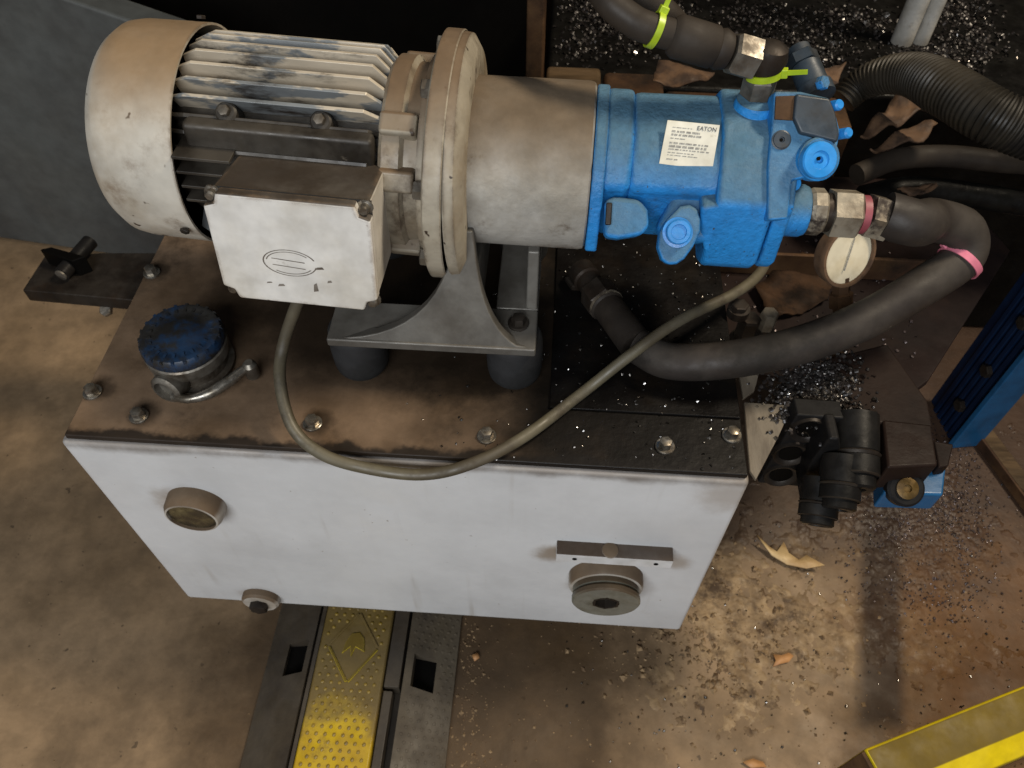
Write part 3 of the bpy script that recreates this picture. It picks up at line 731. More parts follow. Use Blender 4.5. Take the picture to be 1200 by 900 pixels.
pr([(909, 107), (931, 106), (930, 135), (908, 134)], .0745, .0767, 'rusty_tag', cmp_, 'rust', .0004)
for px, py in ((973, 118), (984, 150)):
    disc(px, py, .066, [(-.01, .0042), (.008, .0042), (.0095, .003)], 'screw', cmp_, 'blue_bright', 14, (NW + V((.5, 0, 0))).normalized())
disc(926, 210, .050, [(-.01, .006), (.010, .006), (.011, .004)], 'screw', cmp_, 'blue_bright', 14)
# adjuster cylinder behind the compensator
a0, a1 = S(956, 108, .030), S(931, 52, .012)
dd = (a1 - a0).normalized()
adj = MB().lathe(a0, dd, [(0, .0145), (.010, .0145), (.0105, .0125), ((a1 - a0).length * .62, .0125), ((a1 - a0).length * .64, .0100), ((a1 - a0).length, .0095)], 28).build('adjuster', 'blue_grimy', pu)
MB().hexa(a0 + dd * ((a1 - a0).length * .66), dd, .0128, .010).build('lock_nut', 'blue_grimy', adj, smooth=25)
MB().hexa(S(958, 92, .045), (NW + V((.8, 0, .2))).normalized(), .0055, .006).build('screw', 'blue', adj, smooth=25)
# suction port boss
sc = V((0, Y0 - .026, Z0 - .012))
MB().lathe(sc, (1, 0, 0), [(.640, .0225), (.668, .0222), (.672, .0205), (.6722, .014)], 36).build('suction_boss', 'blue', pu)
# rating label with its print
lp = [(783, 137), (844, 142), (836, 195), (774, 188)]
WL = None
# the barrel's sloped face: its plane through the neck section's two edge points
k_ = .96
e0 = V((0, -.062 * k_, .026 * k_)); e1 = V((0, -.032 * k_, .060 * k_))
UL = (e1 - e0).normalized(); NL = V((0, -UL.z, UL.y))
OL = axp(0) + e0 + NL * .0034
def SL(px, py, h=0):
    d = ray(px, py); o = OL + NL * h
    return CAM + d * ((o - CAM).dot(NL) / d.dot(NL))
lb = MB().prism([SL(x, y) for x, y in lp], NL * .0006).build('rating_label', 'label', pu, bevel=.0002)
l0, l1, l3 = SL(*lp[0]), SL(*lp[1]), SL(*lp[3])
ux = (l1 - l0); lw = ux.length; ux.normalize(); uy = (l0 - l3); lh = uy.length; uy.normalize()
def LP(a, b): return l0 + ux * (a * lw) - uy * (b * lh) + NL * .0008
letters('EATON', .0046, LP(.77, .12), ux, uy, 'print', lb)
pm = MB()
for a0_, a1_, b_, h_ in ((.12, .52, .14, .016), (.12, .66, .215, .045), (.12, .70, .29, .045), (.12, .40, .385, .022), (.12, .86, .48, .038), (.12, .84, .55, .05), (.12, .9, .63, .028), (.12, .62, .71, .020), (.12, .70, .77, .018), (.12, .34, .86, .028)):
    a = a0_
    while a < a1_:
        e = min(a1_, a + random.uniform(.03, .13))
        pm.faces([LP(a, b_), LP(e, b_), LP(e, b_ + h_), LP(a, b_ + h_)], [(0, 3, 2, 1)])
        a = e + random.uniform(.012, .03)
pm.build('fine_print', 'print_grey', lb, smooth=0)

# ------------------------------------------------------------------ outlet elbow and hoses at the top
oe = thing('outlet_elbow', 'grimy steel elbow fitting rising from the top of the blue pump', 'pipe fitting', op + V((0, 0, .013)))
o0 = op + V((0, 0, .0135))
el = o0 + V((.004, 0, .026))
MB().hexa(o0, (0, 0, 1), .0135, .016).build('hex_base', 'steel', oe, smooth=25)
MB().lathe(o0 + V((0, 0, .016)), (0.1, 0, 1), [(0, .0105), (.006, .0125), (.016, .0150), (.024, .0125), (.027, .007)], 24).build('elbow_body', 'steel_dark', oe)
hd = V((-.97, -.02, .26)).normalized()
MB().lathe(el + hd * .002, hd, [(0, .012), (.012, .0125)], 24).build('elbow_neck', 'steel_dark', oe)
MB().hexa(el + hd * .013, hd, .0165, .020).build('union_nut', 'steel', oe, smooth=25)
h0 = el + hd * .034
th = thing('pressure_hose', 'dark hydraulic hose with crimped end joining the elbow on the pump', 'hose', h0)
MB().lathe(h0, hd, [(0, .010), (.002, .0135), (.008, .0155), (.012, .0142), (.014, .0158), (.044, .0160), (.047, .0142), (.049, .012)], 28).build('crimp_sleeve', 'hose_brown', th, smooth=40)
pth = spline([h0 + hd * .044, h0 + hd * .068, P(741, 24, 1, Y0 + .002), P(716, 4, 1, Y0 + .01), P(700, -22, 1, Y0 + .03), P(690, -60, 1, Y0 + .06)], 8)
MB().tube(pth, .0115, 20).build('hose_line', 'hose_brown', th)
h2 = MB().tube(spline([P(800, 42, 1, .27), P(785, 24, 1, .262), P(768, 8, 1, .262), P(745, -12, 1, .27), P(720, -50, 1, .29)], 8), .0125, 20).build('return_hose', 'hose_brown', origin=P(785, 24, 1, .262))
tag(h2, 'second dark hose curving behind the crimped pressure hose', 'hose')

def zip_tie(name, c, d, r, tail, m, label, wd=.0045, tl=.022):
    root = thing(name, label, 'cable tie', c, 'plastic cable ties on the hoses')
    d = V(d).normalized()
    MB().lathe(V(c) - d * wd / 2, d, [(0, r), (0, r + .0014), (wd, r + .0014), (wd, r), (0, r)], 32, cap=False).build('loop', m, root)
    tail = V(tail); s = (tail - d * tail.dot(d)).normalized()
    p = V(c) + s * (r + .001)
    sd = d.cross(s)
    MB().prism([p + d * a - sd * b - s * .001 for a, b in ((-.0035, -.003), (.0035, -.003), (.0035, .003), (-.0035, .003))], s * .0055).build('tie_head', m, root, bevel=.0008)
    tp = tail.normalized()
    q = tp.cross(d).normalized() if abs(tp.dot(d)) < .95 else tp.cross(V((0, 0, 1))).normalized()
    q2 = q.cross(tp)
    e0 = p + s * .003; e1 = e0 + tp * tl
    MB().faces([e0 + q2 * .0019 + q * .0006, e0 - q2 * .0019 + q * .0006, e1 - q2 * .0017 + q * .0006, e1 + q2 * .0017 + q * .0006,
                e0 + q2 * .0019 - q * .0006, e0 - q2 * .0019 - q * .0006, e1 - q2 * .0017 - q * .0006, e1 + q2 * .0017 - q * .0006],
               [(0, 1, 2, 3), (7, 6, 5, 4), (0, 4, 5, 1), (3, 2, 6, 7), (1, 5, 6, 2), (0, 3, 7, 4)]).build('tail', m, root)
    return root
zip_tie('cable_tie', h0 + hd * .062, hd + V((0, 0, .1)), .0122, V((.35, .25, 1)), 'zip_green', 'yellow green cable tie round the crimped hose, tail pointing up', .005, .020)
zip_tie('cable_tie', o0 + V((.0012, 0, .018)), V((-.18, .12, 1)), .0125, V((1, -.25, .25)), 'zip_green', 'yellow green cable tie round the elbow on the pump outlet', .005, .016)

# ------------------------------------------------------------------ suction fittings and big hose
sf = thing('suction_fitting', 'row of dusty hexagon couplings screwed into the pump suction port', 'pipe fitting', V((.70, sc.y, sc.z)))
yaw2 = V((math.cos(YAW), math.sin(YAW), 0))
def sx(x): return axp(.385) + yaw2 * (x - .385) + V((0, sc.y - Y0, sc.z - Z0)) + V((.0, -.0, 0))
sd = yaw2
MB().lathe(sx(.668), sd, [(0, .0165), (.046, .0165)], 24).build('pipe_core', 'steel_dark', sf)
MB().lathe(sx(.6725), sd, [(0, .0185), (.003, .0200), (.012, .0200), (.014, .018)], 10).build('lock_nut', 'fit_dust', sf, smooth=20)
MB().hexa(sx(.692), sd, .0215, .024, .1).build('hex_coupling', 'fit_dust', sf, smooth=25)
MB().lathe(sx(.7165), sd, [(0, .0165), (.006, .0165)], 24).build('seal_ring', 'red', sf)
MB().hexa(sx(.7235), V((.96, -.1, -.16)), .0195, .020, .1).build('hex_coupling', 'fit_dust', sf, smooth=25)
hz = thing('suction_hose', 'thick black rubber hose looping from the pump suction port down onto the lid', 'hose', (.8, .12, .56))
e0 = sx(.742)
hp = [e0 + V((-.004, 0, .001)), e0 + V((.024, -.004, -.003)), P(1092, 258, 2, .632), P(1128, 270, 2, .612), P(1128, 302, 2, .588), P(1082, 335, 2, .572), P(1015, 374, 2, .552), P(935, 405, 2, .536), P(850, 422, 2, .524),
      P(785, 423, 2, .514), P(748, 406, 2, .509)]
hp2 = spline(hp, 8)
MB().tube(hp2, .0190, 24, rad=lambda i: .0178 + .0022 * min(1, max(0, (len(hp2) - i) / len(hp2)))).build('hose_line', 'hose', hz)
# lid port fitting on which the hose ends
lf = thing('lid_fitting', 'black angled pipe fitting with nut standing on the oily lid', 'pipe fitting', P(690, 332, 2, ZT))
f0, f1 = P(684, 322, 2, ZT + .018), P(746, 405, 2, ZT + .026)
fd = (f1 - f0).normalized(); FL = (f1 - f0).length
MB().lathe(f0, fd, [(-.012, .008), (-.008, .0150), (.008, .0155), (.010, .0135), (FL * .30, .0135)], 24).build('elbow_body', 'steel_dark', lf)
MB().hexa(f0 + fd * FL * .24, fd, .0195, FL * .20).build('union_nut', 'steel_dark', lf, smooth=25)
MB().lathe(f0 + fd * FL * .44, fd, [(0, .018), (.003, .0185), (.005, .0165), (FL * .56, .0172)], 24).build('crimp_sleeve', 'hose_brown', lf)
MB().lathe(f0 + fd * FL * .435, fd, [(0, .0188), (.003, .0188)], 24).build('crimp_ring', 'fit_dust', lf)
MB().lathe(f0 - V((.004, -.004, .020)), (0.0, 0, 1), [(0, .016), (.010, .016), (.012, .012), (.022, .012)], 6).build('hex_base', 'steel_dark', lf, smooth=25)
i = 8 * 4 + 1
zip_tie('cable_tie', hp2[i], hp2[i + 1] - hp2[i - 1], .0200, V((-.9, .3, .6)), 'zip_pink', 'pink cable tie round the thick black suction hose', .007, .012)

# ------------------------------------------------------------------ motor cable
U0 = random.uniform
cb0 = tb(-.012, -HH - .012, -.045)
cb0 = V((.385, Y0, Z0)) + Matrix.Rotation(math.radians(-2.0), 3, 'Z') @ Matrix.Rotation(math.radians(2.0), 3, 'Y') @ (cb0 - V((.385, Y0, Z0)))
cpts = [cb0, P(334, 400, 1, .075), P(330, 445, 1, .045), P(343, 497, 1, .010), P(378, 530, 1, -.008), P(430, 550, 1, -.014), P(495, 555, 1, -.014), P(550, 544, 1, -.006),
        P(610, 513, 2, ZT + .012), P(680, 462, 2, ZT + .012), P(745, 412, 2, ZT + .045), P(800, 376, 2, ZT + .055), P(862, 343, 2, ZT + .045), P(890, 322, 2, ZT + .03), P(896, 296, 2, ZT + .01), P(880, 270, 2, ZT + .006)]
cpts = [cpts[0]] + [p + V((U0(-.0016, .0016), U0(-.0016, .0016), U0(-.0016, .0016))) for p in cpts[1:]]
cbl = MB().tube(spline(cpts, 8), .0056, 14).build('power_cable', 'cable', origin=P(430, 552, 1, -.012))
tag(cbl, 'grey brown power cable sagging from the terminal box across the lid front', 'cable')

# ------------------------------------------------------------------ corrugated conduit and other hoses on the right
cp = spline([P(988, 118, 2, .53), P(1006, 101, 2, .545), P(1034, 89, 2, .565), P(1072, 88, 2, .585), P(1112, 107, 2, .600), P(1158, 134, 2, .605), P(1200, 152, 2, .600), P(1260, 172, 2, .59), P(1330, 190, 2, .57)], 14)
cp = resample(cp, .00145)
def crad(i):
    u = min(1, i / (len(cp) * .35))
    return (.017 + .0105 * u) + (.0016 if i % 4 in (0, 1) else -.0008)
cn = MB().tube(cp, .026, 28, rad=crad).build('corrugated_conduit', 'conduit', origin=P(1112, 107, 2, .60), smooth=20)
tag(cn, 'ribbed dark corrugated conduit arching away beyond the pump', 'conduit')
o = MB().tube(spline([P(1004, 205, 2, .50), P(1050, 187, 2, .505), P(1110, 183, 2, .505), P(1180, 190, 2, .50), P(1300, 196, 2, .49)], 8), .0135, 18).build('rubber_hose', 'hose_brown', origin=P(1110, 183, 2, .5))
tag(o, 'plain dark rubber hose running below the corrugated conduit', 'hose')
o = MB().tube(spline([P(1010, 232, 2, .46), P(1060, 222, 2, .465), P(1120, 226, 2, .46), P(1210, 240, 2, .45), P(1300, 250, 2, .44)], 8), .016, 18).build('rubber_hose', 'oil_black', origin=P(1110, 228, 2, .46))
tag(o, 'oily black hose lowest of those beneath the corrugated conduit', 'hose')

# ------------------------------------------------------------------ drip tray and clutter right of the tank
tray = thing('drip_tray', 'rusty steel shelf covered in oil between tank and blue post', 'tray', (.78, .36, .38))
MB().prism([V((.662, .20, .385)), V((.80, .185, .385)), V((.86, .170, .385)), V((P(1084, 452, 2, .385))), V((P(1180, 300, 2, .385))), V((1.02, .57, .385)), V((.662, .57, .385))], (0, 0, .010)).build('shelf', 'maroon', tray, bevel=.002)
MB().box((.665, .36, .3955), (.93, .365, .43)).build('upstand', 'rust', tray, bevel=.001)
rp = tray
# pressure gauge
gc = P(994, 300, 1, .215)
gn = V((.38, -.85, .36)).normalized()
vdir = (CAM - gc).normalized()
side = vdir.cross(V((0, 0, 1))).normalized()
gn = (vdir * math.cos(math.radians(-46)) + side * math.sin(math.radians(-46))).normalized()
gg = thing('pressure_gauge', 'round pressure gauge with cream dial and tan rim', 'gauge', gc)
MB().lathe(gc - gn * .016, gn, [(0, .022), (.002, .0300), (.012, .0315), (.017, .0325), (.019, .0318), (.0192, .0290), (.016, .0285)], 44, cap=False).build('case', 'card', gg)
MB().lathe(gc - gn * .016, gn, [(0, .022), (.0155, .0287)], 44).build('dial', 'gauge_face', gg)
gu = (V((0, 0, 1)) - gn * gn.z).normalized(); gr = gu.cross(gn)
nd = gu * .8 + gr * .3
nd.normalize(); ns = nd.cross(gn) * .0004
MB().prism([gc + gn * .0006 + nd * .018 - ns, gc + gn * .0006 + nd * .018 + ns, gc + gn * .0006 - nd * .015 + ns * 1.6, gc + gn * .0006 - nd * .015 - ns * 1.6], gn * .0008).build('needle', 'print_grey', gg, smooth=0)
stem0 = gc - gn * .008 - gu * .024
MB().lathe(stem0, -gu, [(0, .009), (.018, .009), (.019, .012), (.034, .012), (.035, .008), (.20, .008)], 6).build('stem', 'rust', gg, smooth=25)
# sheet of torn card / rust behind the gauge
def sheet(name, poly, z, m, label, cat, amp=.006, grp=None):
    pts = [P(x, y, 2, z) for x, y in poly]
    b = bmesh.new()
    vs = [b.verts.new(p) for p in pts]
    b.faces.new(vs)
    bmesh.ops.triangulate(b, faces=b.faces)
    bmesh.ops.subdivide_edges(b, edges=b.edges, cuts=4, use_grid_fill=True)
    for v in b.verts:
        v.co += V((random.uniform(-1, 1) * .0012, random.uniform(-1, 1) * .0012, amp * math.sin(v.co.x * 90 + v.co.y * 60) + random.uniform(-.0015, .0015)))
    s = MB(); s.bm.free(); s.bm = b
    cen = sum(pts, V()) / len(pts)
    o = s.build(name, m, origin=cen, smooth=60)
    md = o.modifiers.new('solid', 'SOLIDIFY'); md.thickness = .0025; md.offset = 0
    tag(o, label, cat, grp)
    return o
sheet('torn_card', [(1038, 128), (1050, 113), (1076, 118), (1090, 127), (1062, 140), (1040, 152), (1008, 162), (1022, 140)], .52, 'card', 'torn brown card scrap directly under the corrugated conduit', 'card scrap')
sheet('torn_card', [(1018, 178), (1046, 160), (1058, 148), (1098, 146), (1084, 162), (1052, 172)], .515, 'card', 'curled brown card scrap between conduit and rubber hose', 'card scrap')
sheet('torn_card', [(962, 80), (990, 76), (982, 96), (968, 112), (958, 104)], .60, 'card', 'small pale card scrap behind the pump adjuster', 'card scrap', .003)
sheet('torn_card', [(1050, 222), (1090, 214), (1100, 218), (1070, 232)], .505, 'card', 'narrow brown card scrap beside the oily black hose', 'card scrap', .002)
sheet('torn_card', [(772, 72), (800, 78), (838, 84), (826, 96), (790, 100), (764, 96)], .545, 'card', 'brown card scrap lying behind the pump body', 'card scrap', .003)
sheet('rust_flake', [(884, 338), (905, 318), (940, 296), (968, 304), (982, 322), (968, 352), (940, 366), (912, 372), (895, 360)], .402, 'rust_dark', 'rusty plate flake lying on the shelf below the gauge', 'rust flake', .004)
# cluster of small fittings beside the hose
for i, (px, py, z, r, h, m, l) in enumerate(((880, 372, ZT - .03, .012, .03, 'steel_dark', 'dark hexagon pipe plug nearest the lid edge'), (903, 366, ZT - .035, .010, .026, 'fit_dust', 'pale dusty pipe plug beside the rust plate'), (868, 356, ZT + .004, .009, .016, 'steel_dark', 'low dark pipe plug on the drip plate'))):
    p = P(px, py, 2, z + h)
    b0_ = V((p.x, p.y, z if i == 2 else .396))
    hh = p.z - b0_.z
    o = thing('pipe_plug', l, 'pipe plug', b0_, 'small pipe plugs by the hose')
    MB().lathe(b0_, (0, 0, 1), [(0, r * 1.3), (hh * .6, r * 1.3), (hh * .62, r * .9), (hh * .7, r * .9)], 20).build('collar', 'steel_dark', o)
    MB().hexa(b0_ + V((0, 0, hh * .7)), (0, 0, 1), r, hh * .3).build('hex_head', m, o, smooth=25)
# pale upright bars at the far top right
for px, l in ((1062, 'pale grey upright bar in the dark beyond the conduit, thicker of two'), (1084, 'dull grey upright bar in the dark beyond the conduit, thinner of two')):
    p = P(px - 3, 42, 2, .48)
    o = MB().cyl((p.x, p.y, .470), (p.x + .0, p.y + .0, 1.1), .016 if px < 1070 else .012, 16).build('upright_bar', 'aluminium', origin=(p.x, p.y, .47))
    tag(o, l, 'bar')

# tan bracket plate between lid and valve
tp = [P(x, y, 2, ZT - .012) for x, y in ((872, 471), (929, 475), (912, 512), (886, 562), (879, 552))]
o = MB().prism(tp, (0, 0, -.004)).build('bracket_plate', 'tan_plate', bevel=.0008, origin=sum(tp, V()) / 5)
tag(o, 'tan wedge shaped steel plate between lid corner and valve manifold', 'bracket plate')
tp = [P(x, y, 2, ZT - .010) for x, y in ((866, 437), (890, 436), (884, 458), (871, 467))]
o = MB().prism(tp, (0, 0, -.004)).build('bracket_plate', 'tan_plate', bevel=.0008, origin=sum(tp, V()) / 4)
tag(o, 'small tan steel tab under the black suction hose', 'bracket plate')

# ------------------------------------------------------------------ valve manifold
zm = ZT - .012
vm = thing('valve_manifold', 'black oily valve manifold with solenoid coils and blue end', 'valve', (.77, .08, .33))
mtop = [P(x, y, 2, zm) for x, y in ((930, 476), (968, 420), (1040, 402), (1088, 470), (1094, 500), (1034, 496))]
MB().prism(mtop, (0, 0, -.085)).build('block', 'oily_brown', vm, bevel=.003)
# sub plate with round ports on its sloping front
sp4 = [P(934, 486, 1, .072), P(990, 490, 1, .072), P(950, 572, 1, .066), P(888, 566, 1, .066)]
spn = (sp4[1] - sp4[0]).cross(sp4[3] - sp4[0]).normalized()
if spn.y > 0: spn = -spn
spl = MB().prism(sp4, -spn * .022).build('port_plate', 'black_cast', vm, bevel=.002)
for px, py in ((947, 503), (926, 531), (915, 556)):
    dq = ray(px, py)
    p = CAM + dq * ((sp4[0] - CAM).dot(spn) / dq.dot(spn))
    MB().lathe(p, spn, [(-.006, 0), (-.006, .0115), (.0005, .0125), (.003, .0155), (.0035, .0175), (-.002, .0185)], 28, cap=False).build('port', 'steel_dark', spl)
    MB().lathe(p, spn, [(-.0015, .0116), (.0008, .0116)], 28).build('port_plug', 'void', spl)
# cartridge body and coils, pointing forward and down
def coil(px, py, z, L, r, name, d=V((-.10, -.92, -.38))):
    p = P(px, py, 2, z); d = d.normalized()
    c_ = MB().lathe(p, d, [(0, r), (.004, r * 1.04), (L * .42, r * 1.04), (L * .44, r * .93), (L * .5, r * .93), (L * .52, r), (L * .95, r), (L, r * .86), (L, r * .5), (L * .97, r * .45), (L * .97, 0)], 28).build(name, 'black_coil', vm)
    MB().lathe(p, d, [(L * .44, r * .98), (L * .47, r * 1.07), (L * .50, r * .98)], 28, cap=False).build('retaining_ring', 'steel_dark', c_)
    return p + d * L
def coil_end(px, py, yv, L, r, d):
    d = V(d).normalized(); e_ = P(px, py, 1, yv); p = e_ - d * L
    c_ = MB().lathe(p, d, [(0, r), (L * .5, r), (L * .52, r * .92), (L * .56, r * .92), (L * .58, r), (L * .80, r), (L * .82, r * .84), (L * .97, r * .84), (L, r * .74), (L, r * .45), (L * .96, r * .4), (L * .96, 0)], 28).build('solenoid_coil', 'black_coil', vm)
    MB().lathe(p, d, [(L * .51, r * .98), (L * .535, r * 1.06), (L * .57, r * .98)], 28, cap=False).build('retaining_ring', 'steel_dark', c_)
    MB().lathe(p, d, [(L * .80, r * 1.0), (L * .815, r * 1.03), (L * .83, r * .95)], 28, cap=False).build('retaining_ring', 'steel_dark', c_)
coil_end(1002, 574, .016, .074, .0222, (-.06, -.93, -.36))
coil_end(982, 598, -.002, .052, .0195, (-.10, -.90, -.42))
coil_end(957, 616, -.008, .046, .0185, (-.12, -.88, -.44))
MB().prism([P(x, y, 1, .045) for x, y in ((936, 572), (952, 540), (972, 514), (984, 514), (990, 560), (966, 608), (940, 600))], (0, .03, 0)).build('connector', 'black_cast', vm, bevel=.003)
# right-hand body: oily brown face, blue end with brass plug
rb = [P(x, y, 2, zm + .002) for x, y in ((1034, 491), (1092, 497), (1100, 545), (1040, 548))]
MB().prism(rb, (0, 0, -.040)).build('valve_body', 'oily_brown', vm, bevel=.003)
rb2 = [P(x, y, 2, zm - .034) for x, y in ((1034, 540), (1110, 542), (1106, 580), (1036, 578))]
vb = MB().prism(rb2, (0, 0, -.030)).build('valve_end', 'blue_post', vm, bevel=.003)
p = P(1060, 572, 2, zm - .030)
dpl = V((0, -.55, .83))
bpg = MB().lathe(p, dpl, [(-.006, .018), (.003, .018), (.005, .0155), (.005, .010)], 32).build('plug_seat', 'black_cast', vb)
MB().lathe(p + dpl.normalized() * .0045, dpl, [(0, .0105), (.0025, .0105), (.003, .009), (.003, .004), (.001, .0035), (.001, 0)], 24).build('brass_plug', 'brass', bpg, smooth=25)
rb3 = [P(x, y, 2, zm - .02) for x, y in ((1094, 516), (1118, 520), (1112, 546), (1100, 548))]
MB().prism(rb3, (0, 0, -.05)).build('side_lug', 'oily_brown', vm, bevel=.002)
# support leg under the manifold
MB().box((.80, .30, 0), (.84, .34, .384)).build('support_leg', 'steel_dark', vm, bevel=.002)

# ------------------------------------------------------------------ blue post
f_ = P(1113, 526, 2, 0); l_ = P(1085, 474, 2, 0); r_ = P(1136, 520, 2, 0)
post = thing('blue_post', 'blue painted steel channel post with bolts and ribs', 'post', f_)
lv_ = (l_ - f_); fr = V((lv_.y, -lv_.x, 0)).normalized()
if fr.x < 0: fr = -fr
ln = lv_.normalized()
Hh = 1.05
MB().prism([f_, f_ + fr * .052, f_ + fr * .052 + ln * .010, f_ + ln * .010], (0, 0, Hh)).build('front_flange', 'blue_post', post, bevel=.002)
e = f_ + ln * .0102 + fr * .012
MB().prism([e, e + fr * .008, e + fr * .008 + lv_ * .96, e + lv_ * .96], (0, 0, Hh)).build('web', 'blue_dark', post, bevel=.001)
W_ = lv_.length
for k_ in (.22, .36, .50, .64, .78):
    e2 = f_ + ln * (W_ * k_) + fr * .007
    MB().prism([e2, e2 + fr * .0048, e2 + fr * .0048 + ln * .008, e2 + ln * .008], (0, 0, Hh)).build('rib', 'blue_dark', post, bevel=.001)
for zz in (.07, .16, .27):
    p = f_ + ln * (W_ * .42) + fr * .006 + V((0, 0, zz))
    MB().hexa(p, -fr, .011, .008).build('bolt', 'steel_dark', post, smooth=25)

# ------------------------------------------------------------------ floor things
a_, b_ = P(1140, 502, 2, .02), P(1205, 590, 2, .02)
dr = (b_ - a_).normalized(); nrm_ = V((-dr.y, dr.x, 0))
if nrm_.x < 0: nrm_ = -nrm_
b_ = a_ + dr * .7
fr_ = thing('floor_rail', 'thin rusty steel angle rail lying on the floor past the blue post', 'rail', (a_.x, a_.y, 0))
MB().prism([V((a_.x, a_.y, .001)), V((b_.x, b_.y, .001)), V((b_.x, b_.y, .022)), V((a_.x, a_.y, .022))], nrm_ * .004).build('upright_leg', 'rust', fr_, bevel=.001)
MB().prism([V((a_.x, a_.y, .018)) + nrm_ * .0042, V((b_.x, b_.y, .018)) + nrm_ * .0042, V((b_.x, b_.y, .022)) + nrm_ * .0042, V((a_.x, a_.y, .022)) + nrm_ * .0042], nrm_ * .025).build('flat_leg', 'wood', fr_, bevel=.001)

# yellow beam
ht = .12
a_, b_ = P(1014, 877, 2, ht), P(1200, 803, 2, ht)
dr = (b_ - a_).normalized(); nn = V((dr.y, -dr.x, 0))
b_ = a_ + dr * .8
yb = thing('yellow_beam', 'yellow painted steel beam lying on the floor, dull on top', 'beam', (a_.x, a_.y, 0))
wb = .044
pf = [(0, .001), (0, ht - .003), (.003, ht), (wb - .002, ht), (wb, ht - .001), (wb + .021, ht - .020), (wb + .021, .001)]
MB().prism([V((a_.x, a_.y, z)) + nn * t for t, z in pf], dr * .8).build('tube', 'yellow_beam', yb, bevel=.002)
MB().prism([V((a_.x, a_.y, z)) + nn * t - dr * .005 for t, z in ((.002, .001), (.002, ht - .004), (wb - .002, ht - .004), (wb + .018, ht - .024), (wb + .018, .001))], dr * .0048).build('end_cap', 'rust', yb, bevel=.001)
# cable protector: yellow lid between two ramps
cpz = .040
cpr = thing('cable_protector', 'floor cable ramp with worn yellow studded cover running under the tank', 'cable ramp', (.22, -.1, 0))
YA, YB = -.75, .55
ylid = MB().prism([V((.170, YA, .006)), V((.170, YA, cpz - .002)), V((.172, YA, cpz)), V((.262, YA, cpz)), V((.264, YA, cpz - .002)), V((.264, YA, .006))], (0, YB - YA, 0)).build('yellow_cover', 'yellow_cover', cpr, bevel=.0008)
MB().box((.160, YA, .001), (.288, YB, .0058)).build('base', 'ramp_dark', cpr)
MB().box((.1625, YA, .006), (.1685, YB, cpz - .006)).build('hinge_strip', 'ramp_dark', cpr, bevel=.001)
for y0_, y1_ in ((-.75, -.082), (-.078, .55)):
    MB().box((.266, y0_, .006), (.286 if y0_ > -.1 else .278, y1_, cpz - (.003 if y0_ > -.1 else .007))).build('hinge_strip', 'ramp_dark', cpr, bevel=.001)
# studs
st = MB()
def in_diamond(x, y):
    return abs(x - .217) / .034 + abs(y + .03) / .048 < 1.15
row = 0
y = -.40
while y < .03:
    for k in range(7):
        x = .179 + .0115 * k + (.00575 if row % 2 else 0)
        if x < .258 and not in_diamond(x, y):
            st.lathe((x, y, cpz - .0004), (0, 0, 1), [(0, .0026), (.0013, .0022), (.0020, .0011), (.0022, 0)], 8, cap=False)
    y += .0092; row += 1
so = st.build('studs', 'yellow_stud', ylid)
so['kind'] = 'stuff'
# raised diamond and arrow mark
def bar(p, q, wd, h, name, m, parent):
    p, q = V((*p, cpz - .0003)), V((*q, cpz - .0003)); d = (q - p).normalized(); s_ = V((-d.y, d.x, 0)) * wd / 2
    return MB().prism([p - s_, q - s_, q + s_, p + s_], (0, 0, h)).build(name, m, parent, bevel=.0006)
dm = [(.217, -.078), (.251, -.03), (.217, .018), (.183, -.03)]
for i in range(4):
    a, b = V(dm[i]), V(dm[(i + 1) % 4]); u = (b - a).normalized() * .002
    bar(a + u, b - u, .003, .0022, 'diamond_edge', 'yellow_beam' if i in (0, 3) else 'yellow_cover', ylid)
ar = MB()
ar.prism([V((x, y, cpz - .0003)) for x, y in ((.203, -.040), (.213, -.030), (.216, -.044), (.220, -.030), (.233, -.036), (.230, -.018), (.222, -.010), (.212, -.012), (.206, -.024))], (0, 0, .0024))
ar.build('arrow_mark', 'yellow_beam', ylid, bevel=.0006)
